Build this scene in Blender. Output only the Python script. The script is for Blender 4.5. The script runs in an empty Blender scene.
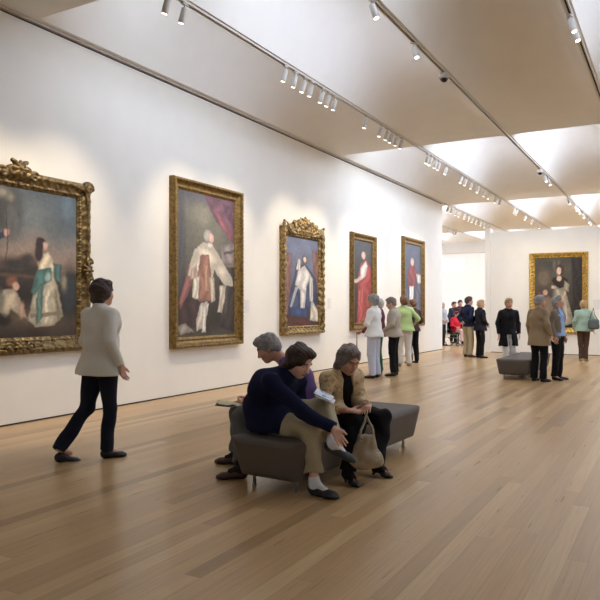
import bpy, math, random
import numpy as np
from mathutils import Vector
PI = math.pi
C = bpy.context.scene.collection
rng = random.Random(7)

# ------------------------------------------------------------------ materials
def lin(c):
    return tuple(((v/255)/12.92 if v/255 <= .04045 else ((v/255+.055)/1.055)**2.4) for v in c)
class NT:
    def __init__(s, name):
        s.m = bpy.data.materials.new(name); s.m.use_nodes = True
        s.t = s.m.node_tree; s.t.nodes.clear()
        s.out = s.n('ShaderNodeOutputMaterial')
    def n(s, typ, **kw):
        o = s.t.nodes.new(typ)
        for k, v in kw.items(): setattr(o, k, v)
        return o
    def l(s, a, b): s.t.links.new(a, b)
    def math(s, op, a, b=None, c=None):
        o = s.n('ShaderNodeMath', operation=op)
        for i, v in enumerate((a, b, c)):
            if v is None: continue
            if isinstance(v, (int, float)): o.inputs[i].default_value = v
            else: s.l(v, o.inputs[i])
        return o.outputs[0]
    def bsdf(s, rough=.6, metal=0, spec=.5, coat=0):
        b = s.n('ShaderNodeBsdfPrincipled')
        b.inputs['Roughness'].default_value = rough; b.inputs['Metallic'].default_value = metal
        b.inputs['Specular IOR Level'].default_value = spec; b.inputs['Coat Weight'].default_value = coat
        s.l(b.outputs[0], s.out.inputs[0]); s.b = b; return b
_mc = {}
def mat(name, col, rough=.7, metal=0, var=.08, scale=40, bump=0, spec=.4, coat=0, stretch=(1,1,1)):
    """plain procedural surface: colour with a fine noise variation and optional bump"""
    if name in _mc: return _mc[name]
    t = NT(name); b = t.bsdf(rough, metal, spec, coat)
    tc = t.n('ShaderNodeTexCoord'); mp = t.n('ShaderNodeMapping'); mp.inputs['Scale'].default_value = stretch
    t.l(tc.outputs['Object'], mp.inputs[0])
    nz = t.n('ShaderNodeTexNoise'); nz.inputs['Scale'].default_value = scale; nz.inputs['Detail'].default_value = 4
    t.l(mp.outputs[0], nz.inputs['Vector'])
    r = t.n('ShaderNodeValToRGB'); c = lin(col)
    r.color_ramp.elements[0].position = .3; r.color_ramp.elements[1].position = .7
    r.color_ramp.elements[0].color = (*[max(0, v*(1-var*1.5)) for v in c], 1)
    r.color_ramp.elements[1].color = (*[min(1, v*(1+var*1.5)) for v in c], 1)
    t.l(nz.outputs['Fac'], r.inputs[0]); t.l(r.outputs[0], b.inputs['Base Color'])
    if bump:
        bp = t.n('ShaderNodeBump'); bp.inputs['Strength'].default_value = bump; bp.inputs['Distance'].default_value = .004
        t.l(nz.outputs['Fac'], bp.inputs['Height']); t.l(bp.outputs[0], b.inputs['Normal'])
    _mc[name] = t.m; return t.m
def print_mat(name, c1, c2, scale=30, rough=.8, thr=.5, soft=.06):
    """printed fabric: two colours split by noise"""
    t = NT(name); b = t.bsdf(rough, 0, .3)
    tc = t.n('ShaderNodeTexCoord'); nz = t.n('ShaderNodeTexNoise'); nz.inputs['Scale'].default_value = scale; nz.inputs['Detail'].default_value = 3
    t.l(tc.outputs['Object'], nz.inputs['Vector'])
    r = t.n('ShaderNodeValToRGB'); r.color_ramp.elements[0].position = thr-soft; r.color_ramp.elements[1].position = thr+soft
    r.color_ramp.elements[0].color = (*lin(c1), 1); r.color_ramp.elements[1].color = (*lin(c2), 1)
    t.l(nz.outputs['Fac'], r.inputs[0]); t.l(r.outputs[0], b.inputs['Base Color']); return t.m
def emit(name, col, s):
    t = NT(name); e = t.n('ShaderNodeEmission'); e.inputs[0].default_value = (*lin(col), 1); e.inputs[1].default_value = s
    t.l(e.outputs[0], t.out.inputs[0]); return t.m

def floor_mat():
    t = NT('oak strip floor'); b = t.bsdf(.3, 0, .5)
    g = t.n('ShaderNodeNewGeometry'); sx = t.n('ShaderNodeSeparateXYZ'); t.l(g.outputs['Position'], sx.inputs[0])
    X, Y = sx.outputs[0], sx.outputs[1]
    row = t.math('DIVIDE', X, .108); rf = t.math('FLOOR', row); fr = t.math('SUBTRACT', row, rf)
    wn = t.n('ShaderNodeTexWhiteNoise', noise_dimensions='1D'); t.l(rf, wn.inputs['W'])
    off = t.math('MULTIPLY', wn.outputs['Value'], 13.7)
    yy = t.math('ADD', t.math('DIVIDE', Y, 2.7), off); yf = t.math('FLOOR', yy); fy = t.math('SUBTRACT', yy, yf)
    cv = t.n('ShaderNodeCombineXYZ'); t.l(rf, cv.inputs[0]); t.l(yf, cv.inputs[1])
    w2 = t.n('ShaderNodeTexWhiteNoise', noise_dimensions='2D'); t.l(cv.outputs[0], w2.inputs['Vector'])
    ramp = t.n('ShaderNodeValToRGB'); e = ramp.color_ramp.elements
    e[0].position = 0; e[0].color = (*lin(FLOOR_C[0]), 1); e[1].position = 1; e[1].color = (*lin(FLOOR_C[3]), 1)
    a = e.new(.22); a.color = (*lin(FLOOR_C[1]), 1); a = e.new(.75); a.color = (*lin(FLOOR_C[2]), 1)
    t.l(w2.outputs['Value'], ramp.inputs[0])
    gv = t.n('ShaderNodeCombineXYZ'); t.l(t.math('MULTIPLY', X, 70), gv.inputs[0]); t.l(t.math('MULTIPLY', Y, 2.2), gv.inputs[1]); t.l(t.math('MULTIPLY', w2.outputs['Value'], 50), gv.inputs[2])
    nz = t.n('ShaderNodeTexNoise'); nz.inputs['Scale'].default_value = 1; nz.inputs['Detail'].default_value = 5; t.l(gv.outputs[0], nz.inputs['Vector'])
    gr = t.n('ShaderNodeMapRange'); gr.inputs['From Min'].default_value = .3; gr.inputs['From Max'].default_value = .7
    gr.inputs['To Min'].default_value = .88; gr.inputs['To Max'].default_value = 1.10; t.l(nz.outputs['Fac'], gr.inputs[0])
    seam = t.math('MINIMUM', t.math('GREATER_THAN', fr, .02), t.math('GREATER_THAN', fy, .0016))
    sm = t.math('ADD', t.math('MULTIPLY', seam, .3), .7)
    mul = t.math('MULTIPLY', gr.outputs[0], sm)
    vm = t.n('ShaderNodeVectorMath', operation='SCALE'); t.l(ramp.outputs[0], vm.inputs[0]); t.l(mul, vm.inputs['Scale'])
    t.l(vm.outputs[0], b.inputs['Base Color'])
    rr = t.math('ADD', t.math('MULTIPLY', nz.outputs['Fac'], .12), .24); t.l(rr, b.inputs['Roughness'])
    return t.m
FLOOR_C = [(160,127,86), (186,150,104), (193,158,111), (204,172,125)]

def vcol_mat(name, rough=.45):
    t = NT(name); b = t.bsdf(rough, 0, .35)
    a = t.n('ShaderNodeVertexColor', layer_name='Col')
    tc = t.n('ShaderNodeTexCoord'); nz = t.n('ShaderNodeTexNoise'); nz.inputs['Scale'].default_value = 22; nz.inputs['Detail'].default_value = 6
    t.l(tc.outputs['Object'], nz.inputs['Vector'])
    mr = t.n('ShaderNodeMapRange'); mr.inputs['To Min'].default_value = .7; mr.inputs['To Max'].default_value = 1.3; t.l(nz.outputs['Fac'], mr.inputs[0])
    vm = t.n('ShaderNodeVectorMath', operation='SCALE'); t.l(a.outputs[0], vm.inputs[0]); t.l(mr.outputs[0], vm.inputs['Scale']); t.l(vm.outputs[0], b.inputs['Base Color'])
    return t.m
def gold_mat(name, hi, lo, rough=.42):
    t = NT(name); b = t.bsdf(rough, .6, .5)
    tc = t.n('ShaderNodeTexCoord'); nz = t.n('ShaderNodeTexNoise'); nz.inputs['Scale'].default_value = 18; nz.inputs['Detail'].default_value = 5
    t.l(tc.outputs['Object'], nz.inputs['Vector'])
    r = t.n('ShaderNodeValToRGB'); r.color_ramp.elements[0].position = .35; r.color_ramp.elements[1].position = .62
    r.color_ramp.elements[0].color = (*lin(lo), 1); r.color_ramp.elements[1].color = (*lin(hi), 1)
    t.l(nz.outputs['Fac'], r.inputs[0]); t.l(r.outputs[0], b.inputs['Base Color']); return t.m

M = {}
M['wall'] = mat('white gallery paint', (234,229,218), .75, var=.01, scale=3, spec=.25)
M['ceil'] = mat('white ceiling paint', (230,225,216), .8, var=.01, scale=3, spec=.2)
M['trim'] = mat('pale grey metal trim', (206,200,190), .5, var=.02, spec=.4)
M['dark'] = mat('gap shade and slot dark', (48,44,40), .8, var=.05)  # dark tone painted for shade in the wall gaps; also colours the track slots
M['floor'] = floor_mat()
M['bench'] = mat('grey brown upholstery', (98,90,82), .62, var=.07, scale=260, bump=.25, spec=.35)
M['steel'] = mat('brushed steel', (170,170,168), .3, 1, var=.03)
M['white'] = mat('white painted metal', (196,190,180), .45, var=.01)
M['black'] = mat('black plastic', (22,22,24), .25, var=.02, spec=.5)
M['label'] = mat('pale label card', (224,221,214), .6, var=.01)
M['ink'] = mat('grey label print', (204,201,194), .7, var=.01)
M['gold_old'] = gold_mat('aged gilt', (130,108,66), (74,58,34))
M['gold_mid'] = gold_mat('warm gilt', (142,114,62), (100,78,40))
M['gold_pale'] = gold_mat('bright gilt', (168,142,90), (98,76,42), .42)
M['gold_yel'] = gold_mat('yellow gilt', (206,170,84), (150,114,50), .42)
M['canvas'] = vcol_mat('oil paint on canvas')

# ------------------------------------------------------------------ mesh helpers
def link(name, verts, faces, m=None, parent=None, smooth=False, matidx=None):
    me = bpy.data.meshes.new(name)
    verts = np.asarray(verts, dtype=np.float32).reshape(-1, 3)
    if isinstance(faces, np.ndarray) and faces.shape[1] == 4:
        n = len(faces)
        me.vertices.add(len(verts)); me.vertices.foreach_set('co', verts.ravel())
        me.loops.add(n*4); me.loops.foreach_set('vertex_index', faces.astype(np.int32).ravel())
        me.polygons.add(n); me.polygons.foreach_set('loop_start', np.arange(0, n*4, 4, dtype=np.int32))
        me.update(calc_edges=True); me.validate()
    else:
        me.from_pydata([tuple(map(float, v)) for v in verts], [], [tuple(map(int, f)) for f in faces]); me.update()
    ms = m if isinstance(m, (list, tuple)) else [m]
    for x in ms:
        if x: me.materials.append(x)
    if matidx is not None and len(matidx) == len(me.polygons):
        me.polygons.foreach_set('material_index', np.asarray(matidx, dtype=np.int32))
    if smooth: me.polygons.foreach_set('use_smooth', [True]*len(me.polygons))
    o = bpy.data.objects.new(name, me); C.objects.link(o)
    if parent: o.parent = parent
    return o
class MB:
    def __init__(s): s.v = []; s.f = []; s.mi = []
    def add(s, v, f, mi=0):
        b = len(s.v); s.v += [tuple(p) for p in v]; s.f += [tuple(i+b for i in q) for q in f]; s.mi += [mi]*len(f)
    def box(s, x0, x1, y0, y1, z0, z1, mi=0):
        v = [(x, y, z) for z in (z0, z1) for y in (y0, y1) for x in (x0, x1)]
        s.add(v, [(0,2,3,1),(4,5,7,6),(0,1,5,4),(2,6,7,3),(0,4,6,2),(1,3,7,5)], mi)
    def tube(s, pts, r, n=10, mi=0, caps=True):
        pts = [Vector(p) for p in pts]; rs = r if isinstance(r, (list, tuple)) else [r]*len(pts)
        rings = []; up = Vector((0, 0, 1))
        for i, p in enumerate(pts):
            d = (pts[min(i+1, len(pts)-1)] - pts[max(i-1, 0)]).normalized()
            a = d.cross(up if abs(d.z) < .95 else Vector((1, 0, 0))).normalized(); b = d.cross(a)
            rings.append([p + rs[i]*(math.cos(2*PI*k/n)*a + math.sin(2*PI*k/n)*b) for k in range(n)])
        v = [q for R_ in rings for q in R_]
        f = [(i*n+k, i*n+(k+1) % n, (i+1)*n+(k+1) % n, (i+1)*n+k) for i in range(len(pts)-1) for k in range(n)]
        if caps: f += [tuple(range(n))[::-1], tuple((len(pts)-1)*n+k for k in range(n))]
        s.add(v, f, mi)
    def build(s, name, m, parent=None, smooth=False):
        return link(name, s.v, s.f, m, parent, smooth, s.mi if isinstance(m, (list, tuple)) else None)
def tag(o, label=None, cat=None, group=None, kind=None):
    if label: o['label'] = label
    if cat: o['category'] = cat
    if group: o['group'] = group
    if kind: o['kind'] = kind
    return o
def empty(name, loc=(0,0,0), rz=0):
    o = bpy.data.objects.new(name, None); C.objects.link(o); o.location = loc; o.rotation_euler = (0, 0, rz); o.empty_display_size = .1
    return o
def copy_tree(o, parent=None):
    c = o.copy(); C.objects.link(c)
    if parent: c.parent = parent
    for ch in list(o.children): copy_tree(ch, c)
    return c
def struct(name, mb, m): return tag(mb.build(name, m), kind='structure')

# ------------------------------------------------------------------ smooth implicit surfaces -> quad meshes
def V(*a): return np.array(a if len(a) > 1 else a[0], dtype=np.float64)
def nrm(v): v = V(v); return v/np.linalg.norm(v)
class SDF:
    def __init__(s): s.p = []; s.disp = None
    def add(s, prim, k=.02): s.p.append(('+', prim, k)); return s
    def sub(s, prim, k=.01): s.p.append(('-', prim, k)); return s
    def cut(s, prim, k=.004): s.p.append(('&', prim, k)); return s
    def bounds(s, pad):
        lo = np.min([q[1][1] for q in s.p if q[0] == '+'], axis=0)-pad; hi = np.max([q[1][2] for q in s.p if q[0] == '+'], axis=0)+pad
        return lo, hi
    def eval(s, P, ax, h):
        F = np.full(P.shape[:3], .5)
        for op, (fn, lo, hi), k in s.p:
            pad = k+3*h+.02; sl = tuple(slice(max(0, int(np.searchsorted(a, l-pad))-1), int(np.searchsorted(a, u+pad))+1) for a, l, u in zip(ax, lo, hi))
            f = F[sl]
            if f.size == 0: continue
            F[sl] = s.comb(f, fn(P[sl]), op, k)
        if s.disp:
            m = np.abs(F) < .05; F[m] += s.disp(P[m])
        return F
    def comb(s, f, d, op, k):
        if True:
            if op == '+': h = np.maximum(k-np.abs(f-d), 0)/k; f = np.minimum(f, d)-h*h*k*.25
            else:
                if op == '-': d = -d
                h = np.maximum(k-np.abs(f-d), 0)/k; f = np.maximum(f, d)+h*h*k*.25
        return f
BIG = V(1e9, 1e9, 1e9)
def tube(a, b, ra, rb, cut0=False, cut1=False, ext=0):
    a = V(a); b = V(b); ab = b-a; L2 = ab@ab; L = math.sqrt(L2); u = ab/L; rm = max(ra, rb)
    def fn(P):
        q = P-a; t = np.clip(q@ab/L2, 0, 1)
        d = np.linalg.norm(q-t[..., None]*ab, axis=-1)-(ra+(rb-ra)*t)
        if cut1: d = np.maximum(d, (P-b)@u-ext)
        if cut0: d = np.maximum(d, -((P-a)@u)-ext)
        return d
    return fn, np.minimum(a, b)-rm, np.maximum(a, b)+rm
def ecap(a, b, side, r0, r1, cut0=False, cut1=False, rad=None):
    """elliptical capsule: r=(radius along side, radius across it)"""
    a = V(a); b = V(b); ab = b-a; L = np.linalg.norm(ab); u = ab/L; sd = V(side)-V(side)@u*u; sd = sd/np.linalg.norm(sd); fd = np.cross(u, sd)
    rm = max(*r0, *r1); ra = rad
    def fn(P):
        q = P-a; t = np.clip(q@u/L, 0, 1); tt = t*t*(3-2*t)
        rs = r0[0]+(r1[0]-r0[0])*tt; rf = r0[1]+(r1[1]-r0[1])*tt; mn = np.minimum(rs, rf)
        ax = q@u-t*L; mm = mn if ra is None else ra
        kk = np.sqrt((q@sd/rs)**2+(q@fd/rf)**2+(ax/mm)**2)
        d = (kk-1)*mn
        if cut1: d = np.maximum(d, (P-b)@u)
        if cut0: d = np.maximum(d, -((P-a)@u))
        return d
    return fn, np.minimum(a, b)-rm, np.maximum(a, b)+rm
def ell(c, r, fr=None):
    c = V(c); r = V(r); fr = np.eye(3) if fr is None else np.array(fr); mn = r.min(); rm = r.max()
    def fn(P):
        q = (P-c)@fr.T; return (np.sqrt(((q/r)**2).sum(-1))-1)*mn
    return fn, c-rm, c+rm
def half(c, n):
    c = V(c); n = nrm(n); return (lambda P: (P-c)@n), -BIG, BIG      # inside is behind the plane
def rbox(c, h, fr=None, r=.01):
    c = V(c); h = V(h); fr = np.eye(3) if fr is None else np.array(fr); rm = np.linalg.norm(h)
    def fn(P):
        q = np.abs((P-c)@fr.T)-(h-r); return np.linalg.norm(np.maximum(q, 0), axis=-1)+np.minimum(q.max(-1), 0)-r
    return fn, c-rm, c+rm
def nets(s, h, lo=None, hi=None):
    b = s.bounds(h*3+.02)
    lo = b[0] if lo is None else lo; hi = b[1] if hi is None else hi
    n = np.ceil((hi-lo)/h).astype(int)+1
    ax = [lo[i]+h*np.arange(n[i]) for i in range(3)]
    P = np.stack(np.meshgrid(*ax, indexing='ij'), -1); f = s.eval(P, ax, h)
    f = np.where(np.abs(f) < 1e-9, 1e-9, f)
    ins = f < 0; c = tuple(n-1)
    pos = np.zeros(c+(3,)); cnt = np.zeros(c)
    for a in range(3):
        o1, o2 = [i for i in range(3) if i != a]
        for d1 in (0, 1):
            for d2 in (0, 1):
                s0 = [None]*3; s0[a] = slice(0, n[a]-1); s0[o1] = slice(d1, d1+n[o1]-1); s0[o2] = slice(d2, d2+n[o2]-1)
                s1 = list(s0); s1[a] = slice(1, n[a]); s0 = tuple(s0); s1 = tuple(s1)
                m = ins[s0] != ins[s1]; t = np.where(m, f[s0]/np.where(m, f[s0]-f[s1], 1), 0)
                cnt += m; pos[..., a] += t*m; pos[..., o1] += d1*m; pos[..., o2] += d2*m
    act = cnt > 0; idx = -np.ones(c, dtype=np.int64); idx[act] = np.arange(act.sum())
    I = np.argwhere(act); vs = lo+h*(I+pos[act]/cnt[act][:, None])
    F = []
    for a in range(3):
        b1, b2 = (a+1) % 3, (a+2) % 3
        s0 = [slice(1, n[i]-1) for i in range(3)]; s0[a] = slice(0, n[a]-1); s1 = list(s0); s1[a] = slice(1, n[a])
        i0 = ins[tuple(s0)]; i1 = ins[tuple(s1)]
        e = np.argwhere(i0 != i1)
        if not len(e): continue
        flip = i0[tuple(e.T)]
        off = np.zeros(3, dtype=int); off[b1] = 1; off[b2] = 1; e = e+off
        def cell(d1, d2):
            q = e.copy(); q[:, b1] -= d1; q[:, b2] -= d2; return idx[tuple(q.T)]
        quad = np.stack([cell(1, 1), cell(0, 1), cell(0, 0), cell(1, 0)], 1)
        quad[~flip] = quad[~flip][:, ::-1]; F.append(quad)
    return vs, np.concatenate(F)
def join(parts):
    vs = []; fs = []; ms = []; b = 0
    for v, f, m in parts:
        vs.append(v); fs.append(f+b); ms.append(m if isinstance(m, np.ndarray) else np.full(len(f), m)); b += len(v)
    return np.concatenate(vs), np.concatenate(fs), np.concatenate(ms)
def sobj(name, s, h, m, parent=None):
    v, f = nets(s, h); return link(name, v, f, m, parent, True)
def folds(amp, fx=22, fz=9, ph=0.):
    def fn(P):
        x, y, z = P[..., 0], P[..., 1], P[..., 2]
        w = 1.3*np.sin(5.1*z+3.7*x+ph)+.9*np.sin(4.3*y-6.1*z+2*ph)
        return amp*(np.sin(fx*(x+y*.8)+fz*z+w+ph)*.6+np.sin(fx*.8*(y-x*.7)-fz*1.7*z+1.7*w)*.5)
    return fn
def strands(amp, c, fr, n=26, ph=0.):
    c = V(c); fr = np.array(fr)
    def fn(P):
        q = (P-c)@fr.T; a = np.arctan2(q[..., 1], q[..., 2]+.02); b = np.arctan2(q[..., 0], q[..., 2]+.06)
        return amp*(np.sin(n*a+3*np.sin(4*b+ph))*.6+np.sin(n*.6*b+4*a+ph)*.5)
    return fn
SKYFILL_S = [2.2, 11.5, 14, 19, 20]
SKY_O = [1.2, 3.5, 8, 13, 13]
SPOT_W = 210
EXPO = 0.0
SKYFILL = {r: emit('skylight and added strip glow %d' % r, (214,228,255), s) for r, s in enumerate(SKYFILL_S)}  # glow of the added coffer strips, and of one column's oculus
PAINT = {}
SKYO = {r: emit('skylight oculus %d' % r, (226,238,255), s) for r, s in enumerate(SKY_O)}
SLOTFILL = {r: emit('added slot glow %d' % r, (214,228,255), s*3) for r, s in enumerate(SKYFILL_S)}  # added narrow strip, stronger, put in to light the vault
WALLFILL = {r: emit('added strip glow by wall %d' % r, (214,228,255), s*.5) for r, s in enumerate(SKYFILL_S)}  # added strip in the coffer by the wall, dimmed to spare the wall top
PAINT['P1']=([(0.003, (58, 44, 34)), (0.123, (84, 68, 50)), (0.257, (46, 38, 32)), (0.43, (66, 54, 42)), (0.483, (150, 118, 94)), (0.576, (150, 128, 110)), (0.723, (104, 110, 110)), (0.99, (82, 94, 100))],
 [('e', 0.427, 0.852, 0.115, 0.151, (72, 68, 60), 0.06), ('e', 0.405, 0.93, 0.05, 0.031, (146, 136, 112), 0.03), ('e', 0.463, 0.901, 0.029, 0.026, (140, 128, 104), 0.02), ('e', 0.47, 0.763, 0.066, 0.127, (88, 88, 84), 0.06), ('e', 0.917, 0.918, 0.07, 0.139, (88, 110, 122), 0.08), ('e', 0.169, 0.668, 0.193, 0.418, (60, 54, 44), 0.1), ('e', 0.515, 0.486, 0.149, 0.045, (62, 56, 48), 0.03), ('e', 0.59, 0.529, 0.046, 0.026, (60, 54, 46), 0.02), ('e', 0.935, 0.328, 0.079, 0.167, (50, 56, 58), 0.05), ('p', [(0.37, 0.427), (0.668, 0.415), (0.668, 0.395), (0.37, 0.409)], (110, 80, 58), 0.01), ('e', 0.59, 0.138, 0.169, 0.039, (118, 94, 66), 0.05), ('p', [(0.684, 0.468), (0.781, 0.474), (0.832, 0.34), (0.874, 0.148), (0.798, 0.088), (0.652, 0.078), (0.59, 0.125), (0.637, 0.309)], (186, 170, 136), 0.008), ('p', [(0.716, 0.324), (0.765, 0.351), (0.781, 0.109), (0.7, 0.097)], (206, 190, 156), 0.02), ('p', [(0.815, 0.326), (0.866, 0.148), (0.832, 0.121), (0.798, 0.284)], (140, 124, 96), 0.015), ('p', [(0.613, 0.164), (0.857, 0.183), (0.866, 0.162), (0.613, 0.138)], (150, 134, 104), 0.006), ('p', [(0.66, 0.553), (0.749, 0.58), (0.798, 0.516), (0.798, 0.448), (0.676, 0.435)], (214, 192, 152), 0.008), ('p', [(0.66, 0.454), (0.774, 0.48), (0.781, 0.393), (0.724, 0.357), (0.668, 0.322), (0.637, 0.289), (0.613, 0.308), (0.637, 0.387)], (70, 118, 108), 0.006), ('p', [(0.684, 0.363), (0.716, 0.364), (0.7, 0.137), (0.652, 0.091), (0.652, 0.256)], (88, 122, 108), 0.008), ('e', 0.749, 0.412, 0.025, 0.034, (150, 178, 165), 0.01), ('p', [(0.79, 0.508), (0.866, 0.499), (0.849, 0.374), (0.806, 0.394)], (66, 108, 104), 0.01), ('e', 0.883, 0.382, 0.026, 0.055, (140, 128, 100), 0.02), ('e', 0.692, 0.635, 0.04, 0.04, (54, 38, 34), 0.008), ('e', 0.676, 0.567, 0.032, 0.059, (56, 40, 36), 0.01), ('e', 0.729, 0.618, 0.022, 0.029, (206, 158, 132), 0.006), ('p', [(0.405, 0.316), (0.485, 0.33), (0.53, 0.267), (0.583, 0.138), (0.515, 0.165), (0.463, 0.203), (0.427, 0.128), (0.37, 0.203)], (196, 174, 140), 0.01), ('e', 0.398, 0.128, 0.064, 0.038, (42, 36, 30), 0.02), ('e', 0.544, 0.19, 0.022, 0.051, (196, 150, 118), 0.01), ('e', 0.384, 0.253, 0.028, 0.062, (120, 120, 100), 0.02), ('e', 0.47, 0.375, 0.044, 0.038, (132, 82, 50), 0.01), ('e', 0.5, 0.344, 0.026, 0.032, (208, 156, 126), 0.006), ('p', [(0.329, 0.648), (0.413, 0.687), (0.42, 0.65), (0.329, 0.604)], (40, 50, 78), 0.006), ('e', 0.434, 0.682, 0.023, 0.025, (206, 146, 122), 0.006), ('p', [(0.42, 0.851), (0.434, 0.79), (0.445, 0.665), (0.441, 0.57), (0.427, 0.493), (0.423, 0.493), (0.435, 0.582), (0.438, 0.664), (0.427, 0.789)], (72, 54, 44), 0.004), ('p', [(0.105, 0.603), (0.301, 0.645), (0.315, 0.252), (0.287, 0.038), (0.075, 0.045)], (44, 50, 76), 0.02), ('e', 0.221, 0.721, 0.046, 0.054, (200, 150, 124), 0.01)])
PAINT['P2']=([(-0.027, (86, 78, 58)), (0.11, (62, 54, 44)), (0.316, (70, 60, 52)), (0.592, (104, 98, 78)), (0.832, (112, 106, 86)), (0.936, (92, 86, 86)), (1.039, (84, 80, 86))],
 [('e', 0.05, 0.638, 0.066, 0.393, (76, 74, 72), 0.05), ('e', 0.413, 0.849, 0.216, 0.096, (122, 116, 94), 0.06), ('p', [(0.431, 1.001), (1.011, 1.027), (1.011, 0.646), (0.869, 0.74), (0.654, 0.818), (0.541, 0.9)], (112, 62, 76), 0.015), ('p', [(0.616, 0.907), (0.731, 0.873), (0.929, 0.758), (0.95, 0.687), (0.731, 0.789)], (152, 74, 82), 0.02), ('p', [(0.77, 0.962), (0.929, 0.947), (0.991, 0.798), (0.849, 0.868)], (96, 50, 66), 0.02), ('p', [(0.731, 0.654), (1.011, 0.69), (1.011, 0.529), (0.75, 0.52)], (142, 126, 120), 0.012), ('p', [(0.789, 0.607), (1.011, 0.639), (1.011, 0.617), (0.789, 0.585)], (100, 86, 84), 0.006), ('p', [(0.711, 0.511), (1.011, 0.522), (1.011, 0.017), (0.711, 0.065)], (66, 56, 52), 0.01), ('p', [(0.731, 0.519), (1.011, 0.536), (1.011, 0.507), (0.731, 0.491)], (130, 110, 96), 0.006), ('e', 0.829, 0.286, 0.04, 0.172, (88, 78, 70), 0.02), ('p', [(0.083, 0.271), (0.359, 0.274), (0.306, 0.071), (0.017, 0.043), (-0.015, 0.141)], (72, 52, 48), 0.015), ('p', [(-0.015, 0.076), (0.117, 0.1), (0.271, 0.038), (0.05, 0.023)], (158, 148, 128), 0.012), ('p', [(0.185, 0.499), (0.289, 0.435), (0.168, 0.299), (0.05, 0.193), (0.017, 0.232), (0.117, 0.377)], (160, 92, 84), 0.012), ('p', [(0.271, 0.603), (0.413, 0.657), (0.56, 0.666), (0.731, 0.561), (0.95, 0.425), (0.97, 0.36), (0.789, 0.371), (0.616, 0.473), (0.578, 0.374), (0.306, 0.382), (0.168, 0.425), (0.202, 0.499)], (208, 192, 166), 0.008), ('p', [(0.219, 0.46), (0.306, 0.503), (0.341, 0.409), (0.202, 0.393)], (176, 150, 128), 0.012), ('p', [(0.377, 0.574), (0.523, 0.58), (0.578, 0.36), (0.56, 0.248), (0.341, 0.247), (0.306, 0.382)], (156, 102, 78), 0.01), ('p', [(0.431, 0.508), (0.504, 0.511), (0.523, 0.317), (0.449, 0.316)], (182, 132, 96), 0.012), ('p', [(0.254, 0.407), (0.359, 0.424), (0.341, 0.26), (0.236, 0.273)], (208, 196, 168), 0.008), ('p', [(0.523, 0.414), (0.616, 0.417), (0.635, 0.256), (0.56, 0.241)], (196, 178, 148), 0.01), ('p', [(0.711, 0.362), (0.829, 0.365), (0.809, 0.25), (0.75, 0.164), (0.673, 0.171), (0.711, 0.264)], (196, 180, 154), 0.008), ('p', [(0.377, 0.234), (0.504, 0.248), (0.449, 0.124), (0.413, 0.063), (0.306, 0.037), (0.306, 0.125)], (196, 186, 166), 0.006), ('p', [(0.431, 0.22), (0.523, 0.234), (0.468, 0.11), (0.468, 0.027), (0.395, 0.029), (0.395, 0.125)], (208, 198, 178), 0.006), ('e', 0.504, 0.711, 0.077, 0.041, (168, 158, 146), 0.006), ('e', 0.564, 0.7, 0.048, 0.034, (214, 166, 142), 0.005), ('e', 0.541, 0.644, 0.046, 0.021, (206, 196, 180), 0.006)])
PAINT['P3']=([(0.01, (90, 52, 44)), (0.219, (84, 60, 56)), (0.449, (84, 84, 100)), (0.701, (104, 108, 130)), (0.942, (96, 104, 132))],
 [('p', [(-0.041, 0.823), (0.196, 0.815), (0.166, 0.441), (0.106, 0.154), (-0.041, 0.155)], (132, 88, 80), 0.02), ('p', [(0.799, 0.88), (1.107, 0.863), (1.107, 0.059), (0.899, 0.287)], (134, 86, 76), 0.02), ('p', [(0.318, 0.713), (0.634, 0.705), (0.934, 0.56), (1.002, 0.265), (0.569, 0.142), (0.077, 0.176), (0.136, 0.388), (0.256, 0.55)], (58, 72, 106), 0.012), ('e', 0.256, 0.282, 0.152, 0.107, (70, 84, 118), 0.02), ('p', [(0.38, 0.64), (0.569, 0.703), (0.765, 0.599), (0.634, 0.462), (0.569, 0.197), (0.442, 0.175), (0.442, 0.415), (0.287, 0.476)], (216, 206, 194), 0.01), ('p', [(0.287, 0.444), (0.38, 0.456), (0.196, 0.218), (0.136, 0.228)], (190, 186, 180), 0.008), ('p', [(0.799, 0.309), (0.968, 0.197), (1.036, 0.048), (0.732, 0.074), (0.765, 0.264)], (210, 198, 172), 0.01), ('p', [(0.699, 0.619), (0.832, 0.556), (0.832, 0.287), (0.732, 0.286)], (196, 186, 164), 0.012), ('p', [(0.166, 0.228), (0.634, 0.208), (0.634, 0.108), (0.166, 0.133)], (62, 84, 136), 0.008), ('p', [(-0.012, 0.113), (0.765, 0.063), (0.765, 0.018), (-0.012, 0.072)], (118, 62, 48), 0.01), ('p', [(0.318, 0.649), (0.38, 0.77), (0.442, 0.762), (0.442, 0.632)], (206, 186, 170), 0.006), ('e', 0.569, 0.758, 0.084, 0.055, (96, 82, 76), 0.008), ('e', 0.579, 0.769, 0.048, 0.033, (216, 184, 160), 0.006)])
PAINT['P4']=([(0.009, (70, 40, 32)), (0.34, (76, 54, 44)), (0.646, (60, 60, 60)), (1.039, (62, 66, 72))],
 [('p', [(0.365, 0.715), (0.702, 0.775), (0.934, 0.682), (1.052, 0.281), (0.934, -0.045), (0.147, -0.036), (0.255, 0.277), (0.201, 0.517)], (164, 50, 44), 0.012), ('p', [(0.255, 0.398), (0.532, 0.45), (0.475, -0.015), (0.201, -0.012)], (186, 70, 58), 0.02), ('p', [(0.365, 0.666), (0.645, 0.76), (0.759, 0.702), (0.645, 0.575), (0.475, 0.535), (0.147, 0.48), (0.094, 0.515), (0.365, 0.569)], (216, 196, 184), 0.01), ('p', [(0.817, 0.38), (1.172, 0.384), (1.172, -0.048), (0.817, -0.044)], (146, 62, 40), 0.02), ('e', 0.094, 0.503, 0.064, 0.024, (214, 176, 150), 0.01), ('e', 0.532, 0.824, 0.113, 0.049, (196, 154, 130), 0.008)])
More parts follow.
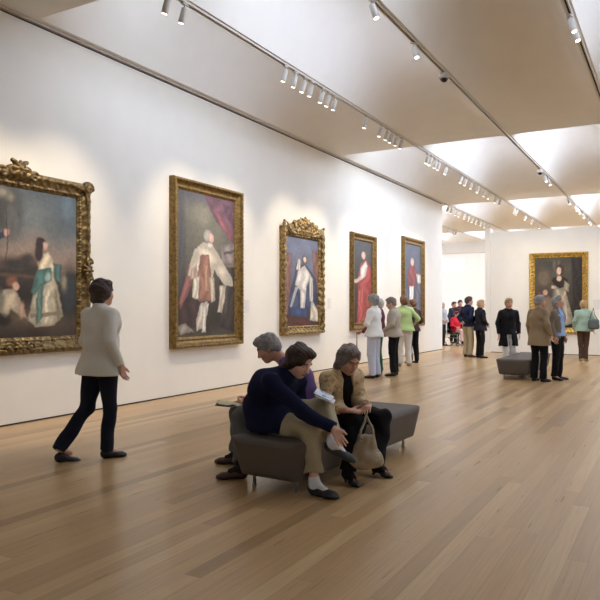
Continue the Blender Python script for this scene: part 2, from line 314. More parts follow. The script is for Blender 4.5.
PAINT['P5']=([(-0.021, (58, 60, 74)), (0.27, (66, 74, 100)), (0.668, (80, 92, 120)), (1.038, (72, 80, 98))],
 [('p', [(0.187, 0.656), (0.354, 0.727), (0.582, 0.736), (0.758, 0.648), (0.64, 0.431), (0.242, 0.424)], (138, 58, 66), 0.02), ('p', [(0.298, 0.451), (0.553, 0.456), (0.525, 0.244), (0.298, 0.216)], (226, 222, 218), 0.012), ('p', [(0.699, 0.62), (0.998, 0.615), (0.998, 0.506), (0.817, 0.475)], (214, 210, 206), 0.015), ('p', [(0.64, 0.484), (0.998, 0.506), (1.06, 0.028), (0.582, 0.032)], (96, 102, 128), 0.03), ('p', [(0.025, 0.42), (0.242, 0.424), (0.242, 0.035), (0.025, 0.036)], (88, 96, 126), 0.03), ('e', 0.467, 0.771, 0.102, 0.053, (206, 166, 148), 0.01)])
PAINT['P6']=([(0.028, (48, 40, 32)), (0.38, (70, 60, 48)), (0.662, (84, 76, 60)), (0.973, (78, 72, 58))],
 [('e', 0.194, 0.709, 0.147, 0.129, (112, 94, 70), 0.05), ('p', [(0.361, 0.976), (0.546, 0.972), (0.546, 0.38), (0.361, 0.381)], (92, 84, 68), 0.02), ('p', [(0.77, 0.994), (1.011, 0.989), (1.011, -0.01), (0.83, -0.011)], (50, 42, 38), 0.03), ('p', [(0.423, 0.579), (0.628, 0.577), (0.709, 0.38), (0.83, 0.072), (0.588, 0.015), (0.257, 0.097), (0.341, 0.324), (0.403, 0.438)], (160, 146, 118), 0.01), ('p', [(0.464, 0.55), (0.546, 0.535), (0.486, 0.324), (0.403, 0.154), (0.341, 0.183), (0.444, 0.381)], (196, 184, 152), 0.015), ('p', [(0.588, 0.492), (0.669, 0.323), (0.709, 0.1), (0.608, 0.127)], (190, 176, 144), 0.015), ('p', [(0.546, 0.437), (0.588, 0.239), (0.567, 0.07), (0.506, 0.07)], (110, 98, 78), 0.015), ('p', [(0.361, 0.692), (0.464, 0.734), (0.588, 0.731), (0.689, 0.688), (0.669, 0.59), (0.526, 0.563), (0.403, 0.622)], (48, 36, 32), 0.01), ('e', 0.516, 0.705, 0.054, 0.042, (216, 178, 146), 0.008), ('p', [(0.628, 0.675), (0.73, 0.617), (0.709, 0.506), (0.608, 0.549)], (158, 144, 118), 0.01), ('p', [(0.608, 0.535), (0.669, 0.506), (0.608, 0.38), (0.567, 0.394)], (206, 168, 138), 0.008), ('p', [(0.361, 0.608), (0.464, 0.592), (0.444, 0.55), (0.341, 0.565)], (206, 168, 138), 0.008), ('e', 0.278, 0.324, 0.126, 0.128, (132, 108, 84), 0.02), ('e', 0.215, 0.51, 0.071, 0.057, (110, 70, 46), 0.012), ('e', 0.226, 0.502, 0.051, 0.043, (196, 150, 118), 0.008), ('e', 0.089, 0.468, 0.051, 0.057, (118, 62, 52), 0.015), ('e', 0.533, 0.824, 0.086, 0.079, (82, 54, 38), 0.01), ('e', 0.512, 0.81, 0.05, 0.056, (216, 178, 148), 0.006)])
# ------------------------------------------------------------------ people
def frame(f, up=(0,0,1)):
    f = nrm(f); l = nrm(np.cross(V(up), f)); u = np.cross(f, l); return f, l, u
SKIN = mat('skin', (206,156,130), .55, var=.04, scale=30)
SKIN2 = mat('paler skin', (222,178,156), .55, var=.04, scale=30)
LIP = mat('lips', (176,112,98), .5, var=.02)
EYEW = mat('eye white', (226,222,214), .3, var=.01)
EYED = mat('iris', (52,40,32), .2, var=.02)
BROW = mat('eyebrow', (104,88,74), .8, var=.05)
def head_mesh(Cc, fdir, neck, h, g=1.0, roll_up=(0,0,1), lids=False):
    f, l, u = frame(fdir, roll_up); fr = (f, l, u)
    def p(a, b, c): return Cc+g*(a*f+b*l+c*u)
    s = SDF()
    s.add(ell(p(-.004,0,.018), V(.097,.076,.092)*g, fr))
    s.add(ell(p(.03,0,-.055), V(.062,.057,.062)*g, fr), .05)
    s.add(ell(p(.062,0,-.1), V(.028,.028,.022)*g, fr), .04)
    for q in (-1, 1):
        s.add(ell(p(.055,q*.042,-.035), V(.03,.024,.028)*g, fr), .02)          # cheeks
        s.add(ell(p(.0,q*.078,-.014), V(.02,.009,.031)*g, fr), .01)             # ears
        s.sub(ell(p(.102,q*.031,-.002), V(.02,.022,.014)*g, fr), .012)          # sockets
    s.add(tube(p(.086,-.035,.022), p(.086,.035,.022), .010*g, .010*g), .018)    # brow
    s.add(tube(p(.088,0,.01), p(.112,0,-.036), .009*g, .014*g), .014)           # nose
    for q in (-1, 1): s.add(ell(p(.1,q*.012,-.039), V(.011,.009,.008)*g, fr), .006)
    s.add(ell(p(.088,0,-.063), V(.013,.026,.007)*g, fr), .008)
    s.add(ell(p(.087,0,-.075), V(.013,.022,.008)*g, fr), .006)
    s.add(tube(p(-.025,0,-.05), V(neck), .052*g, .058*g), .03)
    v, fc = nets(s, h)
    cen = v[fc].mean(1); q = (cen-Cc)@np.array(fr).T/g
    mi = np.zeros(len(fc), dtype=int)
    mi[(((q[:,1]/.025)**2+((q[:,2]+.069)/.013)**2) < 1) & (q[:,0] > .08)] = 1
    mi[(np.abs(np.abs(q[:,1])-.033) < .019) & (np.abs(q[:,2]-.027+.12*np.abs(np.abs(q[:,1])-.033)) < .0055) & (q[:,0] > .06)] = 4
    out = [(v, fc, mi)]
    for sg in (-1, 1):
        for c_, r_, m_ in (((p(.0785,sg*.031,-.003), .0135, 0),) if lids else ((p(.079,sg*.031,-.003), .0115, 2), (p(.0845,sg*.031,-.004), .0070, 3))):
            e = SDF(); e.add(ell(c_, V(r_,r_,r_)*g)); ev, ef = nets(e, max(h*.55, .0028)); out.append((ev, ef, m_))
    return out, (f, l, u)
def hand_sdf(W, d, thumb, curl=.5, g=1.0, spread=.12, grip=None):
    """W wrist, d direction to fingertips, thumb direction of the thumb side; fingers curl towards the palm normal"""
    W = V(W); d = nrm(d); t = V(thumb)-V(thumb)@d*d; t = nrm(t); n = np.cross(d, t)
    if grip is not None and n@V(grip) < 0: n = -n
    s = SDF()
    s.add(ecap(W-d*.02*g, W+d*.085*g, t, (.024*g,.019*g), (.037*g,.014*g)))
    for i, L in enumerate((.070,.079,.073,.057)):
        o = (.029-.0195*i)*g; b = W+d*(.088-.004*abs(i-1))*g+t*o; a0 = .15+curl*.55
        dd = nrm(d+t*spread*(1.3-i)*.5); p0 = b; r = .0088*g
        for j, fr_ in enumerate((.45,.32,.23)):
            a = a0*(1 if j == 0 else 1+1.1*j*curl+.1*j); dv = dd*math.cos(a)+n*math.sin(a)
            p1 = p0+dv*L*fr_*g; s.add(tube(p0, p1, r, r*.9), .007 if j == 0 else .003); p0 = p1; r *= .9
    b = W+d*.028*g+t*.026*g; t1 = b+(t*.62+d*.62+n*.25)*.042*g; t2 = t1+(t*.25+d*.85+n*(.2+.5*curl))*.034*g
    s.add(tube(b, t1, .0135*g, .0105*g), .014); s.add(tube(t1, t2, .0105*g, .0085*g), .004)
    return s
def shoe_sdf(heel, dirn, up=(0,0,1), g=1.0, style='loafer', ankle=None):
    """heel: point on the sole under the heel"""
    f = nrm(dirn); u = V(up)-V(up)@f*f; u = nrm(u); l = np.cross(u, f); fr = (f, l, u); heel = V(heel)
    def p(a, b, c): return heel+g*(a*f+b*l+c*u)
    s = SDF()
    if style == 'heel':
        s.add(ecap(p(.03,0,.055), p(.16,0,.028), l, (.026*g,.022*g), (.037*g,.020*g)))
        s.add(ecap(p(.13,0,.024), p(.215,0,.016), l, (.037*g,.02*g), (.014*g,.012*g)), .02)
        s.add(tube(p(.012,0,.05), p(.008,0,.004), .016*g, .010*g), .01)
        s.add(tube(p(.03,0,.05), p(.035,0,.085), .03*g, .031*g, cut1=True), .02)
    else:
        s.add(ecap(p(.035,0,.038), p(.20,0,.026), l, (.037*g,.040*g), (.046*g,.029*g)))
        s.add(ecap(p(.16,0,.022), p(.235,0,.02), l, (.046*g,.024*g), (.034*g,.018*g)), .02)
        s.add(ell(p(.045,0,.055), V(.058,.038,.042)*g, fr), .03)
        s.cut(half(p(0,0,.001), -u))
    return s
def std_joints():
    J = dict(pelvis=(0,0,.95), waist=(0,0,1.09), chest=(0,0,1.27), neck=(-.01,0,1.42), head=(.02,0,1.575), face=(1,0,0))
    for s, q in (('R',-1), ('L',1)):
        J['hip'+s] = (0,q*.09,.90); J['knee'+s] = (.02,q*.10,.49); J['ankle'+s] = (-.02,q*.105,.09); J['foot'+s] = (1,q*.2,0)
        J['sh'+s] = (-.005,q*.168,1.352); J['el'+s] = (-.03,q*.235,1.11); J['wr'+s] = (.05,q*.235,.87); J['hd'+s] = (.25,0,-1); J['th'+s] = (1,-q*.2,.2)
    return J
POSE = {
 'hang': {},
 'fold': dict(elR=(.03,-.25,1.13), wrR=(.2,-.05,1.14), hdR=(.3,1,.1), thR=(0,.2,1), elL=(.03,.25,1.11), wrL=(.19,.06,1.09), hdL=(.3,-1,0), thL=(0,-.2,1)),
 'chin': dict(elR=(.13,-.2,1.13), wrR=(.15,-.05,1.36), hdR=(.1,.2,1), thR=(-.5,1,0), elL=(.03,.25,1.11), wrL=(.19,.02,1.1), hdL=(.3,-1,0), thL=(0,-.2,1)),
 'front': dict(elR=(-.02,-.25,1.11), wrR=(.19,-.1,.97), hdR=(.5,.8,-.5), thR=(1,.4,.6), elL=(-.02,.25,1.11), wrL=(.19,.1,.97), hdL=(.5,-.8,-.5), thL=(1,-.4,.6)),
 'back': dict(elR=(-.12,-.27,1.12), wrR=(-.17,-.08,.97), hdR=(-.2,.9,-.3), thR=(-.4,0,1), elL=(-.12,.27,1.12), wrL=(-.17,.08,.95), hdL=(-.2,-.9,-.3), thL=(-.4,0,1)),
 'hip': dict(elR=(-.08,-.33,1.14), wrR=(.02,-.2,1.0), hdR=(.6,.5,-.5), thR=(.3,.5,1), elL=(-.08,.33,1.14), wrL=(.02,.2,1.0), hdL=(.6,-.5,-.5), thL=(.3,-.5,1)),
}
NP = [0]
def person(name, loc, yaw, H=1.65, pose='hang', J=None, w=1.0, top=None, bottom=None, shirt=None, hair=None, style='short',
           shoe=None, shoe_style='loafer', sleeve=1.0, hem=.86, hemr=1.0, legr=1.0, ankle=-.05, skin=SKIN, res=.014, label='', cat='person', group=None,
           opening=0.0, seated=False, foldamp=.009, sock=None, scale=None, coarse=1.0, collar=True, hairlen=0.0, sockh=.16):
    NP[0] += 1; ph = NP[0]*1.7
    g = scale or H/1.7
    j = std_joints(); j.update(POSE[pose])
    if J: j.update(J)
    if seated:
        j = {k: V(v) for k, v in j.items()}; base = V(loc)
        for k in j:
            if k[:2] not in ('hd','th','fo','fa','up') : j[k] = j[k]-base
    else:
        j = {k: V(v)*(1 if k[:2] in ('hd','th','fa') or k in ('footR','footL','upR','upL') else g) for k, v in j.items()}
    hr = .0045 if res <= .009 else (.0065 if res <= .013 else .0085)
    # ---- body: one continuous figure
    side = nrm(j['shL']-j['shR']); hside = nrm(j['hipL']-j['hipR'])
    b = SDF()
    b.add(ecap(j['pelvis'], j['waist'], hside, (.145*g*w,.10*g*w), (.125*g*w,.09*g*w)))
    b.add(ecap(j['waist'], j['chest'], side, (.125*g*w,.09*g*w), (.14*g*w,.10*g*w)), .05)
    b.add(ecap(j['chest'], j['neck'], side, (.14*g*w,.09*g*w), (.06*g,.05*g)), .05)
    b.add(tube(j['shR'], j['shL'], .045*g, .045*g), .05)
    b.add(tube(j['neck'], j['neck']*.5+j['head']*.5, .052*g, .05*g), .02)
    for s in 'RL':
        b.add(tube(j['sh'+s], j['el'+s], .042*g, .034*g), .03); b.add(tube(j['el'+s], j['wr'+s], .034*g, .024*g), .015)
        b.add(tube(j['hip'+s], j['knee'+s], .075*g*w, .05*g), .03); b.add(tube(j['knee'+s], j['ankle'+s], .05*g, .033*g), .02)
        fd = nrm(j['foot'+s]); b.add(tube(j['ankle'+s], j['ankle'+s]+fd*.1*g-V(j.get('up'+s, (0,0,1)))*.045*g, .03*g, .022*g), .02)
    parts = [(*nets(b, max(res, .012)), 0)]
    hp, (hf, hl, hu) = head_mesh(j['head'], j['face'], j['neck'], hr, g, lids=seated)
    parts += hp
    for s in 'RL':
        parts.append((*nets(hand_sdf(j['wr'+s], j['hd'+s], j['th'+s], curl=.45, g=g*(.95)), min(hr*.9, .006)), 0))
    v, f, mi = join(parts)
    o = link(name, v, f, [skin, LIP, EYEW, EYED, BROW], None, True, mi)
    o.location = loc; o.rotation_euler = (0, 0, 0 if seated else yaw)
    tag(o, label, cat, group)
    # ---- trousers
    t = SDF()
    t.add(ecap(j['pelvis']-(0 if seated else 1)*V(0,0,.05*g), j['waist'] if not seated else j['pelvis']*.6+j['waist']*.4, hside, (.16*g*w,.112*g*w), (.14*g*w,.10*g*w), cut1=True))
    for s in 'RL':
        an = j['ankle'+s]; kn = j['knee'+s]; e = kn+(an-kn)*(1-ankle) if not seated else kn+(an-kn)*(1-ankle)
        t.add(tube(j['hip'+s], kn, .093*g*w*(.5+.5*legr), .070*g*legr), .035)
        t.add(tube(kn, e, .070*g*legr, .064*g*legr, cut1=True), .02)
    t.disp = folds(foldamp, 30, 5 if not seated else 20, ph)
    sobj('trousers', t, res, bottom, o)
    # ---- shoes and socks
    for s in 'RL':
        up = j.get('up'+s, V(0,0,1)); fd = nrm(j['foot'+s]); an = j['ankle'+s]
        heel = an-up*an[2] if ('up'+s not in j and not seated) else an-up*.085*g
        if seated and 'up'+s not in j: heel = V(an[0], an[1], .001)
        heel = heel-fd*.04*g
        sobj('shoe', shoe_sdf(heel, fd, up, g*(1.0 if seated else .94), shoe_style), max(.006, res*.6), shoe, o)
        if sock:
            k = SDF(); k.add(tube(an+(j['knee'+s]-an)*sockh, an-(j['knee'+s]-an)*.06, .041*g, .046*g, cut0=True)); k.add(tube(an-up*.01, an+fd*.09*g-up*.045*g, .042*g, .030*g), .02); k.disp = folds(.002, 90, 60, ph)
            sobj('sock', k, .006, sock, o)
    # ---- inner shirt, shown where the jacket stands open
    def torso(extra, hemz, wr, cutn=True):
        s_ = SDF(); e = extra
        s_.add(ecap(j['waist'], j['chest'], side, ((.14+e)*g*w,(.105+e)*g*w), ((.158+e)*g*w,(.112+e)*g*w)))
        s_.add(ecap(j['chest'], j['neck']-(j['neck']-j['chest'])*.1, side, ((.155+e)*g*w,(.105+e)*g*w), ((.085+e)*g,(.06+e)*g)), .05)
        s_.add(tube(j['shR'], j['shL'], (.047+e)*g, (.047+e)*g), .07)
        a = j['waist']; ax = nrm(a-j['chest']) if seated else V(0,0,-1)
        pe = j['pelvis']+ (V(0,0,0))
        if seated:
            s_.add(ecap(a, pe, side*.5+hside*.5, ((.145+e)*g*w,(.11+e)*g*w), ((.165+e)*g*w*wr,(.125+e)*g*w*wr), cut1=False), .05)
            if e > .01:
                for q in 'RL': s_.add(tube(j['hip'+q], j['hip'+q]+(j['knee'+q]-j['hip'+q])*.3, .112*g*w*wr, .105*g*w*wr), .06)
            if hemz is not None: s_.cut(half(V(0,0,hemz-loc[2]), (0,0,-1)))
        else:
            hz = V(a[0], a[1], hemz*g); s_.add(ecap(a, hz, side, ((.145+e)*g*w,(.11+e)*g*w), ((.186+e)*g*w*wr,(.142+e)*g*w*wr), cut1=True), .05)
        return s_
    if shirt is not None:
        s_ = torso(.004, max(hem+.05, .86) if not seated else None, 1.0); s_.disp = folds(.003, 20, 14, ph)
        s_.add(tube(j['neck']-(j['neck']-j['chest'])*.1, j['neck']+(j['head']-j['neck'])*.22, .064*g, .06*g, cut1=True), .02)
        if seated: s_.cut(half(j['pelvis'], -(j['waist']-j['pelvis'])))
        sobj('shirt', s_, res, shirt, o)
    s_ = torso(.016, hem, hemr)
    if collar: s_.add(tube(j['neck']-(j['head']-j['neck'])*.1, j['neck']+(j['head']-j['neck'])*.27-hf*.012*g, .07*g, .068*g, cut1=True), .02)
    if opening > 0:
        fw = np.cross(side, nrm(j['neck']-j['waist']))
        top_ = j['neck']+fw*.10*g; low = (V(0,0,hem*g-.08) if not seated else j['waist']-(j['chest']-j['waist'])*.5)+fw*.14*g*w
        s_.sub(ecap(top_, low, side, (opening*.7*g,.09*g), (opening*g,.10*g)), .012)
        s_.sub(tube(j['neck']+fw*.06*g, j['head'], .055*g, .06*g), .01)
    for s in 'RL':
        sh, el, wr_ = j['sh'+s], j['el'+s], j['wr'+s]
        if sleeve > .55:
            e = el+(wr_-el)*((sleeve-.5)*2*.97); s_.add(tube(sh, el, .064*g, .055*g), .04); s_.add(tube(el, e, .055*g, .043*g, cut1=True), .02)
        else: s_.add(tube(sh, sh+(el-sh)*sleeve*2, .064*g, .062*g, cut1=True), .05)
    if opening <= 0: s_.sub(tube(j['neck']+(j['head']-j['neck'])*.16, j['head'], .053*g, .062*g), .01)
    s_.disp = folds(foldamp, 22, 12, ph+1)
    sobj('jacket' if (opening > 0 or collar) else 'top', s_, res, top, o)
    # ---- hair
    if hair is not None:
        p = lambda a, b_, c_: j['head']+g*(a*hf+b_*hl+c_*hu)
        fr = (hf, hl, hu); hs = SDF()
        if style == 'short':
            hs.add(ell(p(-.012,0,.022), V(.109,.089,.104)*g, fr)); hs.add(ell(p(-.055,0,-.03), V(.05,.066,.06)*g, fr), .03)
            hs.add(ell(p(.045,0,.085), V(.055,.06,.035)*g, fr), .03)
            hs.sub(ell(p(.118,0,-.045), V(.088,.085,.1)*g, fr), .012); hs.sub(ell(p(.02,0,-.10), V(.09,.12,.075)*g, fr), .012)
            amp, n = .0028, 34
        elif style == 'curly':
            hs.add(ell(p(-.015,0,.028), V(.118,.098,.112)*g, fr)); hs.add(ell(p(-.065,0,-.03), V(.052,.078,.07)*g, fr), .03)
            hs.add(ell(p(.05,0,.09), V(.05,.066,.04)*g, fr), .03)
            hs.sub(ell(p(.122,0,-.045), V(.088,.083,.1)*g, fr), .012); hs.sub(ell(p(.03,0,-.11), V(.09,.13,.075)*g, fr), .012)
            amp, n = .0055, 22
        else:   # bob
            hs.add(ell(p(-.014,0,.024), V(.114,.094,.108)*g, fr))
            hs.add(ecap(p(-.035,0,0), p(-.055,0,-.10-hairlen), hl, (.092*g,.078*g), (.084*g,.056*g)), .03)
            hs.add(ell(p(.035,0,.088), V(.055,.062,.034)*g, fr), .03)
            hs.sub(ell(p(.128,0,-.045), V(.104,.080,.115)*g, fr), .012); hs.sub(ell(p(.07,0,-.15), V(.085,.056,.1)*g, fr), .012)
            amp, n = .0032, 30
        st_ = strands(amp*g, j['head'], fr, n, ph); hc_ = j['head']; lump = .007*g if style == 'bob' else .004*g
        hs.disp = lambda P: st_(P)+lump*np.sin(((P-hc_)@hf)*38+ph)*np.sin(((P-hc_)@hu)*44+1.3*ph+((P-hc_)@hl)*25)
        sobj('hair', hs, hr*1.1, hair, o)
    return o
HG = mat('grey hair', (150,146,142), .7, var=.22, scale=30, stretch=(1,1,1), bump=.6)
HG2 = mat('dark grey hair', (128,116,108), .7, var=.22, scale=30, bump=.6)
HW = mat('white grey hair', (196,190,180), .7, var=.15, scale=30, bump=.6)
HB = mat('dark brown hair', (62,46,36), .55, var=.25, scale=30, bump=.6)
HBl = mat('sandy hair', (176,144,100), .7, var=.2, scale=30, bump=.6)
HBr = mat('mid brown hair', (120,88,62), .7, var=.2, scale=30, bump=.6)
def cloth(name, c, var=.06, rough=.85, scale=120): return mat(name, c, rough, var=var, scale=scale, bump=.2, spec=.2)
BLK = cloth('black cloth', (24,23,25)); SBLK = mat('black shoe leather', (26,24,25), .4, var=.05)
KH = cloth('khaki cloth', (178,160,128)); WH = cloth('off white cloth', (228,226,218)); NAVY = cloth('navy cloth', (26,30,56), .08)

# seated group on the near bench -------------------------------------------------
person('person', (-2.9,4.66,0), 0, scale=1.0, seated=True, res=.0065, w=1.16,
    J=dict(pelvis=(-2.90,4.64,.50), waist=(-2.91,4.60,.62), chest=(-2.83,4.57,.77), neck=(-2.68,4.57,.90), head=(-2.565,4.56,.995), face=(.80,-.12,-.52),
        shR=(-2.72,4.39,.84), shL=(-2.70,4.76,.80), elR=(-2.44,4.36,.64), wrR=(-2.19,4.40,.52), hdR=(.42,.28,-.86), thR=(.6,.5,.6),
        elL=(-2.70,4.86,.57), wrL=(-2.50,4.86,.56), hdL=(.5,-.8,-.2), thL=(.6,.2,.8),
        hipR=(-2.85,4.57,.49), kneeR=(-2.41,4.45,.49), ankleR=(-2.37,4.44,.095), footR=(1,-.12,0),
        hipL=(-2.83,4.76,.50), kneeL=(-2.43,4.72,.62), ankleL=(-2.235,4.48,.405), footL=(.83,.40,-.40), upL=(.35,.1,.93)),
    top=cloth('navy fleece', (24,28,54), .1, .95), bottom=cloth('beige trousers', (176,162,132)), hair=HB, style='bob', hairlen=.01, shoe=mat('dark grey slip on shoe', (48,50,52), .6, var=.08),
    sock=cloth('white sock', (222,222,222)), hem=.43, hemr=1.1, legr=1.12, ankle=.20, foldamp=.010, collar=True, opening=0, sockh=.12, skin=SKIN2,
    label='seated woman in a navy fleece and beige trousers, legs crossed, touching her ankle')
person('person', (-2.62,5.36,0), 0, scale=.97, seated=True, res=.0065, w=1.05,
    J=dict(pelvis=(-2.64,5.38,.49), waist=(-2.63,5.36,.60), chest=(-2.585,5.31,.73), neck=(-2.53,5.26,.855), head=(-2.445,5.20,.965), face=(.78,-.42,-.48),
        shR=(-2.61,5.11,.785), shL=(-2.47,5.42,.80), elR=(-2.58,4.99,.56), wrR=(-2.33,4.97,.565), hdR=(.85,.5,-.1), thR=(-.5,.8,.35),
        elL=(-2.41,5.37,.57), wrL=(-2.25,5.18,.585), hdL=(.2,-1,-.1), thL=(-1,-.1,-.1),
        hipR=(-2.62,5.24,.47), kneeR=(-2.28,5.00,.47), ankleR=(-2.30,4.87,.10), footR=(.75,-.55,0),
        hipL=(-2.58,5.48,.47), kneeL=(-2.19,5.34,.47), ankleL=(-2.20,5.22,.10), footL=(.93,-.32,0)),
    top=print_mat('tan printed jacket', (214,190,150), (172,142,104), 30, .85, .58, .06), shirt=BLK, opening=.062, bottom=BLK, hair=HG2, style='bob', hairlen=.03, shoe=SBLK, shoe_style='heel',
    hem=.47, legr=1.1, ankle=.0, foldamp=.010, sock=cloth('black stocking', (34,30,32)), sleeve=.82, skin=SKIN,
    label='seated woman in a tan patterned jacket over black, hands clasped, looking down')
person('person', (-2.94,5.13,0), 0, scale=1.0, seated=True, res=.007, w=1.05,
    J=dict(pelvis=(-2.87,5.20,.49), waist=(-2.90,5.22,.62), chest=(-2.95,5.22,.78), neck=(-3.06,5.17,.92), head=(-3.19,5.10,1.05), face=(-.78,-.42,-.5),
        shR=(-3.09,5.35,.86), shL=(-2.91,5.04,.86), elR=(-3.22,5.25,.62), wrR=(-3.31,4.97,.59), hdR=(-.3,-.9,-.25), thR=(-.4,0,1),
        elL=(-3.07,4.92,.62), wrL=(-3.24,4.77,.59), hdL=(-.8,.3,-.3), thL=(-.4,0,1),
        hipR=(-3.02,5.18,.49), kneeR=(-3.38,4.92,.49), ankleR=(-3.44,4.98,.10), footR=(-.9,-.3,0),
        hipL=(-2.95,5.0,.49), kneeL=(-3.21,4.70,.49), ankleL=(-3.12,4.58,.10), footL=(-.8,-.55,0)),
    top=cloth('purple shirt', (112,88,138)), bottom=cloth('grey trousers', (104,102,98)), hair=HG, style='short', shoe=mat('brown shoe leather', (72,46,34), .45, var=.08),
    hem=.47, legr=1.12, ankle=.10, foldamp=.010, collar=False, sock=cloth('dark sock', (44,40,40)), skin=SKIN, label='grey haired man in a purple shirt, seated facing away with a booklet on his knee')

# standing visitors ---------------------------------------------------------------
person('person', (-4.69,4.56,0), math.radians(84), 1.67, res=.008, w=1.14, J=dict(
        hipR=(0,-.09,.90), kneeR=(.05,-.07,.48), ankleR=(.03,-.04,.09), footR=(.9,-.4,0), kneeL=(-.07,.11,.49), ankleL=(-.33,.17,.13), footL=(.9,-.3,-.15),
        elR=(-.10,-.25,1.12), wrR=(.02,-.27,.89), elL=(.0,.25,1.11), wrL=(.16,.22,.92)),
    top=cloth('cream jacket', (220,214,198)), bottom=cloth('dark navy trousers', (26,28,40)), hair=HB, style='bob', hairlen=-.03, shoe=SBLK, hem=.80, hemr=1.15, legr=1.0,
    label='woman in a cream jacket and dark trousers walking past the large landscape painting')
person('person', (-5.30,12.46,0), math.radians(178), 1.67, 'fold', res=.009, w=1.05,
    top=cloth('white cotton', (232,232,226)), bottom=cloth('pale lilac grey trousers', (194,196,208)), hair=HG, style='curly', shoe=mat('dark sandal', (44,42,44), .6), hem=.84, hemr=1.15, legr=1.15, sleeve=.8,
    label='woman in a white top and pale trousers with short grey curls by the red portrait')
person('person', (-5.58,13.40,0), math.radians(200), 1.60, res=.010, J=dict(elR=(.04,-.26,1.1), wrR=(.2,-.1,1.05), hdR=(.9,.5,.2), thR=(0,.4,1), elL=(.16,.26,1.1), wrL=(.38,.22,.95), hdL=(.9,0,-.3), thL=(0,0,1)),
    top=cloth('maroon knit', (112,60,74)), bottom=cloth('green trousers', (52,108,76)), hair=HW, style='curly', shoe=SBLK, hem=.84,
    label='woman in maroon with green trousers and a cane, mostly hidden by the white top')
person('person', (-5.12,13.08,0), math.radians(188), 1.64, 'front', res=.009, w=1.08, J=dict(head=(.06,0,1.56), neck=(.02,0,1.41), face=(.95,.1,-.25)),
    top=cloth('beige windbreaker', (178,166,148)), bottom=BLK, hair=HG2, style='short', shoe=SBLK, hem=.84, hemr=1.12, legr=1.05, foldamp=.009,
    label='person in a beige windbreaker and black trousers standing behind the white top')
person('person', (-5.75,15.35,0), math.radians(118), 1.69, res=.009, w=1.2, J=dict(elR=(-.1,-.33,1.14), wrR=(.03,-.24,1.0), hdR=(.8,.4,-.3), thR=(0,0,1), face=(.9,.2,.05)),
    top=cloth('lime green shirt', (176,198,134)), bottom=cloth('cream trousers', (214,208,196)), hair=HBr, style='curly', shoe=mat('tan shoe', (170,150,120), .6), hem=.86, hemr=1.12, legr=1.12, sleeve=.7,
    label='woman in lime green shirt and cream trousers, back turned, with patterned bag')
person('person', (-5.86,16.3,0), math.radians(150), 1.62, 'front', res=.010,
    top=cloth('dark brown top', (70,52,48)), bottom=BLK, hair=HBr, style='short', shoe=SBLK, hem=.86,
    label='person in dark clothes mostly hidden in front of the lime green shirt')
person('person', (-5.22,19.1,0), math.radians(52), 1.73, 'back', res=.010, w=1.08, J=dict(face=(.95,-.3,.1)),
    top=cloth('navy blazer', (34,40,62)), shirt=cloth('light blue shirt', (170,186,206)), opening=.05, bottom=KH, hair=HB, style='short', shoe=mat('tan brown shoe', (112,78,52), .5), hem=.86, hemr=1.05, legr=1.15,
    label='man in a navy blazer and khaki trousers standing in the doorway opening')
person('person', (-4.83,18.9,0), math.radians(44), 1.63, 'front', res=.009, w=1.02, J=dict(face=(.95,-.2,.05)),
    top=cloth('black jacket', (34,33,38)), shirt=cloth('pink top', (206,110,130)), opening=.05, bottom=BLK, hair=HBl, style='short', shoe=SBLK, hem=.80, hemr=1.1,
    label='woman in a black jacket and black trousers beside the man in the navy blazer')
person('person', (-3.24,15.1,0), math.radians(-62), 1.62, res=.009, w=.98, J=dict(kneeR=(.08,-.09,.49), ankleR=(.12,-.1,.09), ankleL=(-.16,.1,.11)),
    top=cloth('long black cardigan', (30,28,32)), shirt=BLK, opening=.06, bottom=WH, hair=HBl, style='short', shoe=mat('white shoe', (214,210,204), .5), hem=.60, hemr=1.12,
    label='blonde woman in a long black cardigan and white trousers walking towards the far bench')
person('person', (-2.31,13.42,0), math.radians(62), 1.65, res=.009, w=1.08, J=dict(face=(.98,-.3,.12), elR=(-.1,-.26,1.12), wrR=(.02,-.26,.92)),
    top=cloth('tan blazer', (150,130,102)), bottom=BLK, hair=HG, style='short', shoe=SBLK, hem=.71, hemr=1.1, legr=1.0,
    label='grey haired person in a tan blazer and black trousers standing right beside the far bench')
person('person', (-2.05,13.9,0), math.radians(-14), 1.64, res=.009, w=1.06, J=dict(face=(.8,.45,.42), head=(.0,0,1.575)),
    top=cloth('grey brown vest', (128,118,106)), shirt=cloth('sky blue shirt', (146,176,222)), opening=.12, bottom=BLK, hair=HG, style='short', shoe=SBLK, hem=.84, legr=1.05,
    label='person in a sky blue shirt tilting the face up, just beyond the tan blazer')
person('person', (-2.17,19.1,0), math.radians(96), 1.60, res=.009, w=1.1, J=dict(elR=(-.02,-.28,1.12), wrR=(.05,-.26,.9), kneeR=(.02,-.07,.49), kneeL=(.02,.07,.49), ankleR=(-.02,-.05,.09), ankleL=(-.02,.05,.09)),
    top=cloth('pale sage jacket', (158,178,156)), bottom=cloth('brown trousers', (84,62,48)), hair=HBl, style='curly', shoe=mat('tan shoe', (170,150,120), .6), hem=.84, hemr=1.08, legr=.95,
    label='woman in a pale sage jacket and brown trousers facing the far painting')
person('person', (-7.62,24.3,0), math.radians(-20), 1.62, 'front', res=.012, w=1.08,
    top=cloth('pale grey jumper', (170,170,174)), bottom=cloth('charcoal trousers', (44,44,48)), hair=HW, style='short', shoe=SBLK, hem=.84,
    label='person in a pale grey jumper and charcoal trousers at the end of the left wall')
person('person', (-7.80,26.4,0), math.radians(-30), 1.66, 'hang', res=.012,
    top=cloth('dark slate jacket', (52,58,74)), bottom=BLK, hair=HB, style='short', shoe=SBLK, hem=.84,
    label='dark haired person in a slate jacket behind the pale grey jumper')
